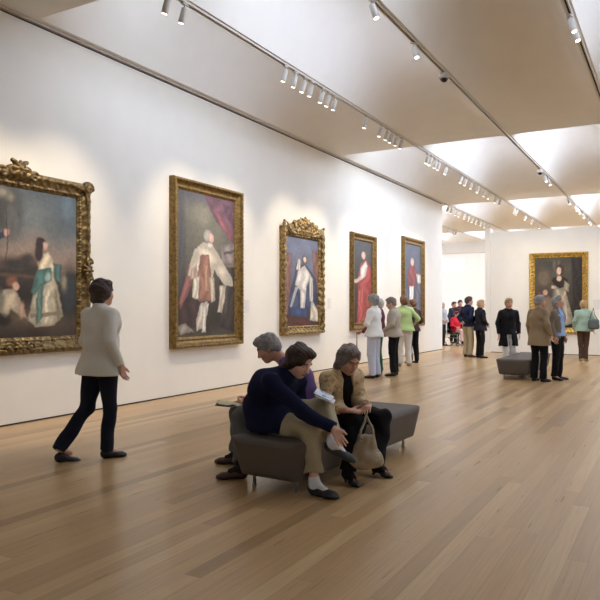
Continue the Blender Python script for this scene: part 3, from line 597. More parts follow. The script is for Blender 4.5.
person('person', (-7.40,25.9,0), math.radians(-55), 1.72, 'front', res=.012, w=1.05,
    top=cloth('dark maroon top', (74,40,50)), bottom=BLK, hair=HB, style='short', shoe=SBLK, hem=.86,
    label='dark haired person in maroon standing behind the wheelchair')
# visitor in the wheelchair: local frame built seated, then turned
wx, wy = -7.22, 24.7; ca, sa = math.cos(math.radians(-35)), math.sin(math.radians(-35))
def wl(x, y, z): return (wx+ca*x-sa*y, wy+sa*x+ca*y, z)
def wd(x, y, z): return (ca*x-sa*y, sa*x+ca*y, z)
person('person', (wx,wy,0), 0, scale=.97, seated=True, res=.012, w=1.08,
    J=dict(pelvis=wl(0,0,.57), waist=wl(0,0,.70), chest=wl(.02,0,.86), neck=wl(.03,0,1.02), head=wl(.06,0,1.165), face=wd(1,.3,-.1),
        shR=wl(.02,-.17,.98), shL=wl(.02,.17,.98), elR=wl(.05,-.24,.74), wrR=wl(.27,-.16,.68), hdR=wd(1,.4,-.1), thR=wd(0,1,.5),
        elL=wl(.05,.24,.74), wrL=wl(.27,.16,.68), hdL=wd(1,-.4,-.1), thL=wd(0,-1,.5),
        hipR=wl(.02,-.09,.55), kneeR=wl(.44,-.1,.56), ankleR=wl(.52,-.1,.20), footR=wd(1,0,0), upR=(0,0,1),
        hipL=wl(.02,.09,.55), kneeL=wl(.44,.1,.56), ankleL=wl(.52,.1,.20), footL=wd(1,0,0), upL=(0,0,1)),
    top=cloth('red top', (208,44,60)), bottom=cloth('pale pink trousers', (206,178,170)), hair=HB, style='short', shoe=SBLK, hem=.5,
    label='person in a red top sitting in a wheelchair in the farther room')
wc = empty('wheelchair', (wx,wy,0), math.radians(-35)); tag(wc, 'black wheelchair carrying the person in the red top', 'wheelchair')
for s in (-1, 1):
    m = MB(); R_ = .29; m.tube([(-.02+R_*math.cos(a*PI/14), s*.29, .30+R_*math.sin(a*PI/14)) for a in range(29)], .014, 6)
    for a in range(8): m.tube([(-.02,s*.29,.30), (-.02+R_*math.cos(a*PI/4), s*.29, .30+R_*math.sin(a*PI/4))], .004, 4)
    wo = m.build('wheel', M['black'], wc, True); m = MB(); m.tube([(-.02,s*.27,.30),(-.02,s*.31,.30)], .03, 10); m.build('wheel_hub', M['steel'], wo, True)
    m = MB(); m.tube([(.42+.08*math.cos(a*PI/8), s*.24, .085+.08*math.sin(a*PI/8)) for a in range(17)], .013, 6); m.build('caster_wheel', M['black'], wc, True)
    m = MB(); m.tube([(-.2,s*.25,.95),(-.2,s*.25,.42),(.42,s*.25,.42),(.42,s*.24,.17)], .012, 8); m.tube([(-.2,s*.25,.30),(.42,s*.25,.30)], .011, 6); m.tube([(-.2,s*.25,.42),(-.2,s*.25,.30)], .011, 6); m.build('side_frame', M['steel'], wc, True)
    m = MB(); m.tube([(-.2,s*.25,.93),(-.31,s*.25,.95)], .016, 8); m.build('push_handle', M['black'], wc, True)
    m = MB(); m.box(-.1,.22,s*.28-.025,s*.28+.025,.63,.66); m.build('armrest', M['black'], wc)
    m = MB(); m.box(.46,.66,s*.11-.07,s*.11+.07,.09,.105); m.tube([(.42,s*.22,.3),(.5,s*.12,.1)], .01, 6); m.build('footrest', M['black'], wc)
m = MB(); m.box(-.2,.3,-.24,.24,.43,.455); m.build('seat', M['black'], wc)
m = MB(); m.box(-.215,-.195,-.24,.24,.46,.88); m.build('backrest', M['black'], wc)
# ------------------------------------------------------------------ carried things
LTH = mat('tan leather', (168,150,124), .55, var=.08, scale=25, bump=.3)
hb = empty('handbag', (-2.165,4.93,.12)); tag(hb, 'slouchy tan leather handbag hanging from the seated woman\'s clasped hands', 'handbag')
fr_ = frame((.55,-.83,0)); F0, L0, U0 = fr_
s = SDF(); s.add(ecap((0,0,.065), (0,0,.245), L0, (.125,.06), (.075,.045), rad=.06)); s.add(ell((0,0,.07), (.13,.075,.068), (L0, F0, U0)), .04)
s.cut(half((0,0,.268), (0,0,1)))
s.disp = lambda P: .0035*np.sin((P@L0)*70/(.6+np.abs(.27-P[...,2])*2)+1.5*np.sin(P[...,2]*17))*np.clip((P[...,2]-.04)*7, 0, 1)+.004*np.sin(P@L0*30+P[...,2]*41)
bb = sobj('bag_body', s, .006, LTH, hb)
for q, nm in ((-.03, 'strap'), (.03, 'strap')):
    m = MB(); a = L0*-.055+F0*q+V(0,0,.24); b = L0*.06+F0*q+V(0,0,.24); top = V(-.035,.09,.415)+F0*q*.3
    pts = [a, a*.62+top*.38+L0*-.012, a*.25+top*.75, top+V(0,0,.006), b*.25+top*.75, b*.6+top*.4+L0*.014, b]
    m.tube(pts, .010, 8); m.build('strap', LTH, hb, True)
s = SDF(); c0 = L0*.085+F0*.062+V(0,0,.11)
for a in range(6): s.add(ell(c0+(L0*math.cos(a*PI/3)+U0*math.sin(a*PI/3))*.021, (.016,.009,.017), (L0, F0, U0)), .006)
s.add(ell(c0+F0*.006, (.014,.012,.014)), .004); sobj('fabric_flower', s, .004, mat('cream fabric', (214,204,184), .8), bb)
for q in (-.045, .05):
    m = MB(); c0 = L0*q+F0*.045+V(0,0,.245); m.tube([c0+(L0*math.cos(a*PI/6)+U0*math.sin(a*PI/6))*.014 for a in range(13)], .0025, 6); m.build('ring', M['steel'], bb, True)

bk = empty('booklet', (-3.31,4.76,.575), math.radians(29)); tag(bk, 'open booklet with a dark cover on the seated man\'s knee', 'booklet')
m = MB(); m.box(-.16,.12,-.10,.10,-.008,-.003); o = m.build('cover', mat('dark booklet cover', (42,44,52), .5), bk)
s = SDF(); s.add(ell((-.085,0,.003), (.075,.095,.012))); s.add(ell((.055,0,.003), (.07,.095,.012)), .004); s.cut(half((0,0,-.002), (0,0,-1))); sobj('pages', s, .004, mat('cream paper', (206,190,150), .7), bk)
bk.rotation_euler = (math.radians(4), math.radians(6), math.radians(29))

lf = empty('leaflet', (-2.41,4.66,.715), math.radians(20)); tag(lf, 'folded white leaflet with blue print between the two seated women', 'leaflet')
m = MB(); m.add([(-.06,-.1,.03),(.075,-.1,-.03),(.075,.1,-.02),(-.06,.1,.045),(-.06,-.1,.034),(.075,-.1,-.026),(.075,.1,-.016),(-.06,.1,.049)], [(0,3,2,1),(4,5,6,7),(0,1,5,4),(1,2,6,5),(2,3,7,6),(3,0,4,7)])
m.build('cover_sheet', print_mat('printed leaflet paper', (222,226,232), (120,140,176), 14, .6, .56, .03), lf)
m = MB(); m.add([(-.05,-.12,.012),(.09,-.11,-.045),(.09,.06,-.04),(-.05,.06,.02),(-.05,-.12,.015),(.09,-.11,-.042),(.09,.06,-.037),(-.05,.06,.023)], [(0,3,2,1),(4,5,6,7),(0,1,5,4),(1,2,6,5),(2,3,7,6),(3,0,4,7)])
m.build('inner_sheet', mat('white paper', (230,230,230), .6), lf)

cn = empty('walking_cane', (-5.93,13.02,0)); tag(cn, 'wooden walking cane held by the woman in maroon', 'cane')
WD = mat('cane wood', (150,108,72), .5, var=.1, scale=20)
m = MB(); m.tube([(0,0,.02),(0,0,.84)], .011, 8); m.build('shaft', WD, cn, True)
m = MB(); m.tube([(0,0,.83),(0,-.005,.875),(.03,-.03,.895),(.075,-.05,.885),(.09,-.055,.85)], .013, 8); m.build('handle', WD, cn, True)
m = MB(); m.tube([(0,0,0),(0,0,.03)], .016, 8); m.build('ferrule', M['black'], cn, True)

def bag(name, loc, yaw, m_, label, sz=(.16,.06,.17), strap_top=.62):
    b = empty(name, loc, yaw); tag(b, label, 'bag')
    s = SDF(); s.add(rbox((0,0,0), sz, r=.05)); s.add(ell((0,0,-sz[2]*.3), (sz[0]*1.05,sz[1]*1.3,sz[2]*.6)), .04); s.disp = folds(.005, 40, 20, 1.); sobj('bag_body', s, .009, m_, b)
    m = MB(); m.tube([(-sz[0]*.8,0,sz[2]*.8),(-sz[0]*.4,.02,strap_top*.6),(0,.03,strap_top),(sz[0]*.3,.05,strap_top*.6),(sz[0]*.8,0,sz[2]*.8)], .011, 6); m.build('strap', m_, b, True)
    m = MB(); m.box(-sz[0]*.6,sz[0]*.6,-sz[1]*1.12,-sz[1]*.9,-.02,sz[2]*.55); m.build('front_pocket', m_, b)
    return b
bag('shoulder_bag', (-5.98,15.13,1.12), math.radians(20), print_mat('patterned bag cloth', (58,66,62), (168,172,160), 30, .8, .5, .04), 'dark patterned bag on the back of the lime green shirt', (.10,.045,.16), .30)
bag('shoulder_bag', (-1.90,18.9,.98), math.radians(25), cloth('grey green bag cloth', (98,104,98)), 'grey shoulder bag at the right hip of the woman in sage', (.13,.055,.13), .42)

# ------------------------------------------------------------------ benches
def make_bench(loc, rz, label):
    b = empty('bench', loc, rz); tag(b, label, 'bench', 'upholstered gallery benches')
    # rounded hull, wider at the seat than underneath, seat dished slightly along its length
    def hull(P):
        x, y, z = P[..., 0], P[..., 1], P[..., 2]
        t = np.clip((z-.09)/.31, 0, 1); hx = .30+.045*t; hy = 1.12+.08*t
        top = .405-.02*np.cos(np.clip(y/1.2, -1, 1)*PI/2)*0
        r = .055
        q = np.stack([np.abs(x)-hx+r, np.abs(y)-hy+r, np.abs(z-.2475)-(.1575-r)], -1)
        d = np.linalg.norm(np.maximum(q, 0), axis=-1)+np.minimum(q.max(-1), 0)-r
        cr = np.sqrt(np.maximum(np.abs(x)-hx+.13, 0)**2+np.maximum(np.abs(y)-hy+.13, 0)**2)-.13
        return np.maximum(d, cr)
    s = SDF(); s.add((hull, V(-.36,-1.22,.09), V(.36,1.22,.42))); cu = sobj('cushion', s, .014, M['bench'], b)
    # piped seam round the seat edge
    pts = []
    for i in range(65):
        a = 2*PI*i/64; cx = math.copysign(abs(math.cos(a))**.35, math.cos(a)); cy = math.copysign(abs(math.sin(a))**.16, math.sin(a)); pts.append((cx*.337, cy*1.19, .362))
    m = MB(); m.tube(pts, .004, 6, caps=False); m.build('piping', M['bench'], cu, True)
    for x in (-.2, .2):
        for y in (-1.0, 1.0):
            m = MB(); m.tube([(x,y,0),(x,y,.125)], .014, 12); m.tube([(x,y,0),(x,y,.008)], .022, 12); m.build('leg', M['steel'], b, True)
    return b
make_bench((-2.68,5.47,0), math.radians(-3), 'grey brown upholstered bench carrying the three seated visitors')
make_bench((-2.80,14.6,0), 0, 'grey brown upholstered bench farther off, beside the tan blazer')

# ------------------------------------------------------------------ pictures
def paint(name, W, H, nx):
    ny = int(nx*H/W); A, B = np.meshgrid(np.linspace(0, 1, nx), np.linspace(0, 1, ny), indexing='ij')
    g, layers = PAINT[name]
    r_ = np.random.default_rng(len(name)+ord(name[1])); ph = r_.uniform(0, 6, 12)
    wob = lambda k, p: np.sin(A*23*k+3*np.sin(B*7*k+p)+p)*np.sin(B*27*k*H/W+2.5*np.sin(A*9*k+2*p)+np.sin(B*41*k))
    bs = [q[0] for q in g]; cols = np.array([lin(q[1]) for q in g])
    BB = B+.03*np.sin(A*9+ph[0])+.015*np.sin(A*23+ph[1])
    img = np.stack([np.interp(BB, bs, cols[:, i]) for i in range(3)], -1)
    img *= (1+.14*wob(.35, ph[2])+.05*wob(1.3, ph[3]))[..., None]
    ar = H/W
    for i, L in enumerate(layers):
        s = L[-1]; X = A+.004*wob(2.2, ph[i % 12]); Y = B+.004*wob(1.9, ph[(i+3) % 12])
        if L[0] == 'e':
            d = (np.sqrt(((X-L[1])/L[3])**2+((Y-L[2])/L[4])**2)-1)*min(L[3], L[4]*ar)
        else:
            pts = L[1]; d = np.full(A.shape, 1e9); ins = np.zeros(A.shape, bool)
            for k in range(len(pts)):
                x0, y0 = pts[k-1]; x1, y1 = pts[k]; ex, ey = x1-x0, (y1-y0)*ar
                wx_, wy_ = X-x0, (Y-y0)*ar; t = np.clip((wx_*ex+wy_*ey)/(ex*ex+ey*ey+1e-12), 0, 1)
                d = np.minimum(d, np.hypot(wx_-t*ex, wy_-t*ey))
                c = (y0 > Y) != (y1 > Y); ins ^= c & (X < (x1-x0)*(Y-y0)/(y1-y0+1e-12)+x0)
            d = np.where(ins, -d, d)
        s = max(s, .006); al = np.clip(.5-d/(2*s), 0, 1); al = al*al*(3-2*al)
        # drapery: long strokes across the shape, rounder towards its edge
        xs = [q[0] for q in L[1]] if L[0] == 'p' else [L[1]-L[3], L[1]+L[3]]; wd_ = max(xs)-min(xs)
        st = np.sin((X-min(xs))/max(wd_, .02)*11+2.2*np.sin(B*14+ph[i % 12])+1.2*np.sin(B*31)+ph[(i+2) % 12])
        vol = np.clip(-d/(.16*wd_+.004), 0, 1)
        c = np.array(lin(L[-2]))[None, None] * ((.72+.34*vol)*(1+(.24 if L[0] == 'p' else .06)*st*np.clip(vol*2, .2, 1)))[..., None]
        img = img*(1-al[..., None])+c*al[..., None]
    return A, B, np.clip(img, 0, 1)
def canvas(name, W, H, zc, depth, parent, nx):
    A, B, img = paint(name, W, H, nx); nx, ny = A.shape
    P = np.stack([(A-.5)*W, np.full(A.shape, -depth), zc+(B-.5)*H], -1).reshape(-1, 3)
    i = np.arange(nx*ny).reshape(nx, ny); f = np.stack([i[:-1,:-1], i[1:,:-1], i[1:,1:], i[:-1,1:]], -1).reshape(-1, 4)
    # back face so that the canvas is a thin stretched panel
    b0 = len(P); bk_ = [(-W/2,-.005,zc-H/2),(W/2,-.005,zc-H/2),(W/2,-.005,zc+H/2),(-W/2,-.005,zc+H/2)]
    P = np.concatenate([P, bk_]); c4 = [i[0,0], i[-1,0], i[-1,-1], i[0,-1]]
    f = np.concatenate([f, [[b0+3,b0+2,b0+1,b0]], [[c4[k], b0+k, b0+(k+1) % 4, c4[(k+1) % 4]] for k in range(4)]])
    o = link('canvas', P, f, M['canvas'], parent)
    ca_ = o.data.color_attributes.new('Col', 'FLOAT_COLOR', 'POINT')
    cc = np.ones((len(P), 4), dtype=np.float32); gr_ = img.mean(-1, keepdims=True); cc[:b0, :3] = (gr_+(img-gr_)*.74).reshape(-1, 3)*PAINT_GAIN; cc[b0:, :3] = .2
    ca_.data.foreach_set('color', cc.ravel()); return o
PAINT_GAIN = 1.0
def frame_mesh(W, H, fw, zc, prof, parent, m, relief, inner_m=None):
    """four mitred sides; prof = [(inset fraction, height)], relief(s, w) adds carving"""
    prof_w = np.linspace(0, 1, 22); ph = np.interp(prof_w, [p[0] for p in prof], [p[1] for p in prof])
    Vs = []; Fs = []; base = 0
    for side in range(4):
        L = W if side % 2 == 0 else H; D = H if side % 2 == 0 else W
        n = max(20, int(L/.012)); T = np.linspace(0, 1, n)
        pts = np.zeros((n, 24, 3))
        for k in range(24):
            w_ = 0 if k == 0 else (1 if k == 23 else prof_w[k-1]); ins = w_*fw
            x = -L/2+ins+T*(L-2*ins); hgt = 0 if k in (0, 23) else ph[k-1]+relief(x, w_, L)
            y = -(D/2-ins)
            lx, lz = {0: (x, y+0*x), 1: (-y+0*x, x), 2: (-x, -y+0*x), 3: (y+0*x, -x)}[side]
            pts[:, k, 0] = lx; pts[:, k, 2] = lz+zc; pts[:, k, 1] = -np.maximum(hgt, 0.002)if k not in (0, 23) else -.001
        i = np.arange(n*24).reshape(n, 24)+base; f = np.stack([i[:-1,:-1], i[1:,:-1], i[1:,1:], i[:-1,1:]], -1).reshape(-1, 4)
        Vs.append(pts.reshape(-1, 3)); Fs.append(f); base += n*24
    return link('frame', np.concatenate(Vs), np.concatenate(Fs), m, parent, True)
def scroll(s, c, r, a0, turns, thick, fx=1, k=.008, depth=.0):
    """one carved volute in the frame plane"""
    n = int(10*turns)+4; pts = []
    for i in range(n+1):
        t = i/n; a = a0+turns*2*PI*t; rr = r*(1-.8*t); pts.append(V(c[0]+fx*rr*math.cos(a), c[1]-.012*t-depth, c[2]+rr*math.sin(a)))
    for i in range(n): s.add(tube(pts[i], pts[i+1], thick*(1-.35*i/n), thick*(1-.35*(i+1)/n)), k)
    s.add(ell(pts[-1], (thick*1.2,)*3), k)
def rosette(s, c, r, n=7, d=.02):
    for i in range(n):
        a = 2*PI*i/n; s.add(ell((c[0]+.6*r*math.cos(a), c[1], c[2]+.6*r*math.sin(a)), (r*.45, d, r*.25), ((math.cos(a),0,math.sin(a)),(0,1,0),(-math.sin(a),0,math.cos(a)))), .006)
    s.add(ell((c[0], c[1]-d*.6, c[2]), (r*.3, d, r*.3)), .006)
def leaf(s, a, b, r, k=.008):
    a = V(a); b = V(b); s.add(ecap(a, b, np.cross(nrm(b-a), (0,1,0)), (r, r*.45), (r*.35, r*.3)), k)

def picture(loc, rz, label):
    o = empty('framed_painting', loc, rz); return tag(o, label, 'painting')
# 1: large landscape with children, old carved gilt frame with crest, corners and side cartouches
W1, H1, z1 = 2.27, 2.27, 1.975
p = picture((-6.95,5.365,0), PI/2, 'large landscape of a girl in white and teal in a heavy gilt frame')
canvas('P1', 1.90, 1.88, 1.955, .03, p, 230)
frame_mesh(W1, H1-.06, .205, z1-.03, [(0,.06),(.1,.10),(.3,.11),(.42,.085),(.7,.06),(.82,.065),(.9,.045),(1,.035)], p, M['gold_old'],
    lambda x, w, L: .010*np.sin(x*48+6*w)*np.sin(x*17+2)*np.sin(w*9) + (.006*np.sin(x*150) if .75 < w < .9 else 0))
s = SDF(); zt = z1+H1/2-.12
for q in (-1, 1):
    scroll(s, (q*.10,-.10,zt+.06), .10, PI*.5 if q > 0 else PI*.5, 1.1, .026, q); scroll(s, (q*.22,-.09,zt+.0), .07, PI*.2, 1, .02, q); leaf(s, (q*.14,-.1,zt+.02), (q*.36,-.085,zt-.02), .035)
rosette(s, (0,-.115,zt+.07), .10, 8, .03); s.add(ell((0,-.07,zt+.03), (.2,.05,.10)), .02); sobj('crest', s, .009, M['gold_old'], p)
for sx in (-1, 1):
    for sz_ in (-1, 1):
        s = SDF(); cx, cz = sx*(W1/2-.085), z1-.03+sz_*(H1/2-.115)
        scroll(s, (cx+sx*.02,-.10,cz+sz_*.02), .085, 0, 1.1, .024, sx); leaf(s, (cx,-.1,cz), (cx-sx*.2,-.09,cz+sz_*.015), .035); leaf(s, (cx,-.1,cz), (cx+sx*.01,-.09,cz-sz_*.2), .035)
        s.add(ell((cx+sx*.03,-.07,cz+sz_*.03), (.09,.05,.09)), .02); sobj('corner_ornament', s, .009, M['gold_old'], p)
    s = SDF(); cx = sx*(W1/2-.07)
    rosette(s, (cx,-.11,z1-.08), .085, 8, .03)
    for q in (-1, 1): scroll(s, (cx+sx*.02,-.1,z1-.08+q*.11), .06, 0, 1, .02, sx); leaf(s, (cx,-.1,z1-.08+q*.1), (cx,-.09,z1-.08+q*.26), .03)
    s.add(ell((cx+sx*.01,-.06,z1-.08), (.08,.05,.16)), .02); sobj('side_ornament', s, .009, M['gold_old'], p)
s = SDF(); cz = z1-.03-H1/2+.12; rosette(s, (0,-.105,cz), .085, 8, .025)
for q in (-1, 1): scroll(s, (q*.14,-.1,cz), .06, 0, 1, .02, q); leaf(s, (q*.12,-.1,cz), (q*.34,-.09,cz+.01), .03)
sobj('lower_ornament', s, .009, M['gold_old'], p)
# 2: tall full length portrait
p = picture((-6.95,9.14,0), PI/2, 'tall portrait of a figure in white robes before a plum curtain')
canvas('P2', 1.58, 2.39, 2.115, .03, p, 200)
frame_mesh(1.91, 2.72, .18, 2.115, [(0,.09),(.08,.12),(.25,.12),(.35,.08),(.55,.055),(.7,.05),(.78,.062),(.86,.05),(1,.034)], p, M['gold_mid'],
    lambda x, w, L: (.008*np.abs(np.sin(x*42)) if .04 < w < .3 else 0) + (.004*np.sin(x*120) if .72 < w < .88 else 0))
# 3: enthroned figure, ornate bright frame
p = picture((-6.95,12.42,0), PI/2, 'portrait of a figure in blue in a bright gilt frame with carved crest')
canvas('P3', 1.44, 1.86, 1.93, .03, p, 180)
frame_mesh(1.78, 2.20, .18, 1.95, [(0,.08),(.12,.12),(.3,.12),(.45,.08),(.75,.06),(.85,.07),(1,.034)], p, M['gold_pale'],
    lambda x, w, L: .012*np.sin(x*40+5*w)*np.sin(w*8+1)+(.005*np.sin(x*130) if w > .75 else 0))
s = SDF(); zt = 2.98
for q in (-1, 1):
    scroll(s, (q*.16,-.10,zt+.17), .12, PI*.6, 1.2, .026, q); scroll(s, (q*.36,-.10,zt+.07), .11, PI*.4, 1.2, .025, q); scroll(s, (q*.58,-.10,zt+.03), .09, PI*.3, 1.1, .022, q)
    leaf(s, (q*.25,-.11,zt+.02), (q*.48,-.1,zt+.17), .035); leaf(s, (q*.5,-.11,zt-.03), (q*.76,-.1,zt+.08), .03); leaf(s, (q*.05,-.11,zt+.1), (q*.2,-.1,zt+.30), .035); leaf(s, (q*.3,-.1,zt-.04), (q*.7,-.1,zt-.04), .03)
rosette(s, (0,-.12,zt+.2), .12, 8, .035); leaf(s, (0,-.11,zt+.2), (0,-.1,zt+.33), .06)
for q in (-1, 1): scroll(s, (q*.28,-.115,zt+.2), .09, PI*.9, 1.1, .026, q); scroll(s, (q*.46,-.115,zt+.14), .07, PI*.2, 1.1, .024, q); leaf(s, (q*.6,-.11,zt+.06), (q*.78,-.1,zt+.16), .04); rosette(s, (q*.68,-.11,zt+.02), .06, 6, .03)
s.add(ell((0,-.07,zt+.05), (.8,.035,.11)), .02); s.add(ell((0,-.07,zt+.12), (.5,.035,.15)), .02)
sobj('crest', s, .010, M['gold_pale'], p)
for sx in (-1, 1):
    s = SDF(); cx = sx*.82
    for i in range(6): scroll(s, (cx+sx*.015*(i % 2),-.105,2.94-.16*i), .06-.004*i, i*1.3, 1, .018, sx if i % 2 else -sx)
    leaf(s, (cx,-.1,2.95), (cx+sx*.04,-.1,3.14), .04); s.add(ell((cx+sx*.035,-.1,3.15), (.03,.03,.03)), .02); s.add(ecap((cx,-.075,2.1), (cx,-.075,3.1), (1,0,0), (.035,.03), (.05,.03)), .02)
    sobj('side_ornament', s, .010, M['gold_pale'], p)
    s = SDF()
    for i in range(3): scroll(s, (cx+sx*.01,-.105,1.0+.14*i), .065-.012*i, i*1.5, 1, .02, sx if i % 2 else -sx)
    leaf(s, (cx,-.1,.98), (cx-sx*.2,-.1,.96), .035); sobj('corner_ornament', s, .010, M['gold_pale'], p)
# 4, 5: slim portraits
p = picture((-6.95,15.56,0), PI/2, 'portrait of a standing figure in red robes with a white cape, slim gilt frame')
canvas('P4', 1.14, 2.07, 2.055, .03, p, 130)
pr4 = [(0,.07),(.12,.11),(.35,.10),(.55,.06),(.75,.055),(.85,.065),(1,.034)]
rl4 = lambda x, w, L: (.007*np.abs(np.sin(x*45)) if .08 < w < .36 else 0)
frame_mesh(1.48, 2.40, .18, 2.055, pr4, p, M['gold_mid'], rl4)
p = picture((-6.95,19.22,0), PI/2, 'dark blue portrait of a figure in red with white breeches, last on the left wall')
canvas('P5', 1.46, 2.28, 2.155, .03, p, 130)
frame_mesh(1.80, 2.62, .19, 2.165, pr4, p, M['gold_mid'], rl4)
# 6: far wall
p = picture((-3.14,21.5,0), 0, 'portrait of a lady in a silvery gown with a child on far wall')
canvas('P6', 1.36, 2.10, 1.86, .03, p, 150)
frame_mesh(1.66, 2.42, .165, 1.86, [(0,.08),(.15,.12),(.5,.09),(.75,.06),(.85,.07),(1,.034)], p, M['gold_yel'],
    lambda x, w, L: .020*np.sin(np.pi*w)*np.abs(np.sin(x*2*np.pi/.19+w*2.6))-.004)
def wall_label(loc, rz, label, w=.16, h=.2):
    o = empty('wall_label', loc, rz); tag(o, label, 'label', 'wall labels beside the paintings')
    m = MB(); m.box(-w/2,w/2,-.006,0,-h/2,h/2); m.build('card', M['label'], o)
    m = MB()
    for k in range(5): m.box(-w*.4,w*.4-(.03 if k % 2 else 0),-.0075,-.006,h*.36-k*h*.16,h*.39-k*h*.16)
    m.build('print', M['ink'], o)
wall_label((-6.95,10.37,1.43), PI/2, 'pale wall label right of the tall plum curtain portrait', .16, .24)
wall_label((-6.95,13.75,1.5), PI/2, 'pale wall label right of the ornate crested frame', .16, .24)
wall_label((-2.08,21.5,1.5), 0, 'pale wall label right of the lady in the silvery gown', .2, .3)

# ------------------------------------------------------------------ the room
XL = -6.95; YF = 21.5; ZC = 4.95; DX = 1.92; X0 = -1.13; ROWS = [-2.95,5.6,14.1,22.7,31.2,37.2]
m = MB(); m.box(-15,6.6,-3.1,37.3,-.1,0); struct('floor', m, M['floor'])
m = MB(); m.box(XL-.16,XL,-3.1,22.2,0,4.90); struct('wall_left', m, M['wall'])
m = MB(); m.box(XL-.13,XL-.02,-3.1,22.17,4.90,4.93); struct('trim_1', m, M['dark'])            # dark strip, coloured for the shade in the gap above the wall
m = MB(); m.box(XL-.13,XL+.04,-2.9,22.2,4.925,4.948); struct('trim_5', m, M['trim'])
m = MB(); m.box(XL,XL+.008,-3.0,22.2,0,.018); struct('reveal_shade_left', m, M['dark'])  # dark strip stands in for the shaded reveal at the wall foot
m = MB(); m.box(-5.2,6.6,YF,YF+.2,0,3.78); struct('wall_far', m, M['wall'])
m = MB(); m.box(-5.2,6.6,YF-.008,YF,0,.018); struct('reveal_shade_far', m, M['dark'])  # shade of the foot reveal, put in as a dark strip
m = MB(); m.box(-5.32,-5.16,YF-.06,YF+.26,0,3.92); struct('trim_2', m, M['wall'])                # white end post of the far wall
m = MB(); m.box(6.5,6.65,-3.1,37.3,0,4.95); struct('wall_right', m, M['wall'])
m = MB(); m.box(-15,6.6,-3.1,-2.95,0,4.95); struct('wall_back', m, M['wall'])
m = MB(); m.box(-15,6.6,37,37.2,0,3.5); m.box(-10.3,6.6,37,37.2,3.5,4.95); m.box(-15,-10.3,37,37.2,4.15,4.95); struct('wall_gallery', m, M['wall'])
m = MB(); m.box(-15,-7.11,20.0,20.15,0,4.95); struct('wall_side', m, M['wall'])
m = MB(); m.box(-15.1,-14.95,20,37.2,0,4.95); struct('wall_outer', m, M['wall'])
m = MB(); m.box(-15,-10.3,37.1,37.12,3.5,4.15); struct('window_1', m, emit('daylight through clerestory', (235,242,255), 5))
for k, (y, z0_, z1_) in enumerate(((30.9,3.95,4.45),)):
    m = MB(); m.box(-15,-5.4,y,y+.25,z0_,z1_); struct('trim_%d' % (3+k), m, M['ceil'])           # cross beams of the farther room
m = MB()
D = 1.1
def cz(s, t):
    a = 1-abs(2*s-1)**2.6
    if t < .12: b = math.sin(t/.12*PI/2)
    elif t < .30: b = 1
    else: b = .5+.5*math.cos((t-.30)/.70*PI)
    return D*a*b
FL = .055
sky = []
for kx in range(-8, 4):
    x0 = X0+kx*DX; x1 = x0+DX
    for r in range(len(ROWS)-1):
        if x1 < XL+.05 and r < 2: continue
        y0, y1 = ROWS[r], ROWS[r+1]; a0, a1, b0, b1 = x0+FL, x1-FL, y0+FL*.6, y1-FL*.6
        nx, ny = 20, 44
        ts = [0,.006,.012,.02,.03,.04,.05]+[.05+.95*((i+1)/(ny-6)) for i in range(ny-6)]
        ss = [.5-.5*math.cos(PI*i/nx) for i in range(nx+1)]
        v = [(a0+(a1-a0)*s_, b0+(b1-b0)*t_, ZC+cz(s_, t_)) for t_ in ts for s_ in ss]; w_ = nx+1
        f = [(i*w_+j, i*w_+j+1, (i+1)*w_+j+1, (i+1)*w_+j) for i in range(len(ts)-1) for j in range(nx)]
        m.add([(p_[0], p_[1], p_[2]) for p_ in v], [q[::-1] for q in f])
        m.add([(x0,y0,ZC),(x1,y0,ZC),(x1,y1,ZC),(x0,y1,ZC),(a0,b0,ZC),(a1,b0,ZC),(a1,b1,ZC),(a0,b1,ZC)], [(0,4,5,1),(1,5,6,2),(2,6,7,3),(3,7,4,0)])
        sky.append(((x0+x1)/2, y0, y1, r, kx))
o = m.build('ceiling', M['ceil'], None, True); tag(o, kind='structure')
# skylight in the steep end of every coffer, facing down its length
for i, (x, y0, y1, r, kx) in enumerate(sky):
    m = MB(); n = 20; ys, zs = y0+.75, ZC+.68; ye, ze = y0+1.9, ZC+D-.05
    ring = [(x+(.5 if kx == -1 else .30)*math.cos(2*PI*q/n), .5+.5*math.sin(2*PI*q/n)) for q in range(n)]
    m.add([(px_, ys+(ye-ys)*t_, zs+(ze-zs)*t_) for px_, t_ in ring], [tuple(range(n))])
    # added glowing strip, hidden low along one long side, to brighten the vault
    q_ = 1 if x < .5 else -1; vv = []
    tl = [.04,.12,.2,.3,.4,.5,.6]
    for t_ in tl:
        yy_ = y0+t_*(y1-y0); bt = cz(.5, t_)/D; vv += [(x+q_*(DX/2-FL-.05), yy_, ZC+.13*bt), (x+q_*(DX/2-FL-.20), yy_, ZC+.48*bt)] if kx != -1 else [(x+DX/2-FL-.02, yy_, ZC+.03*bt), (x+DX/2-FL-.075, yy_, ZC+.17*bt)]
    if kx != -1 or r > 1: m.add(vv, [(2*k,2*k+1,2*k+3,2*k+2) for k in range(len(tl)-1)], 1)
    struct('window_%d' % (i+2), m, [SKYO[r] if kx != -1 else SKYFILL[r], WALLFILL[r] if (kx == -4+1) else (SKYFILL[r] if kx != -1 else SLOTFILL[r])])  # oculus skylight together with the added fill strip
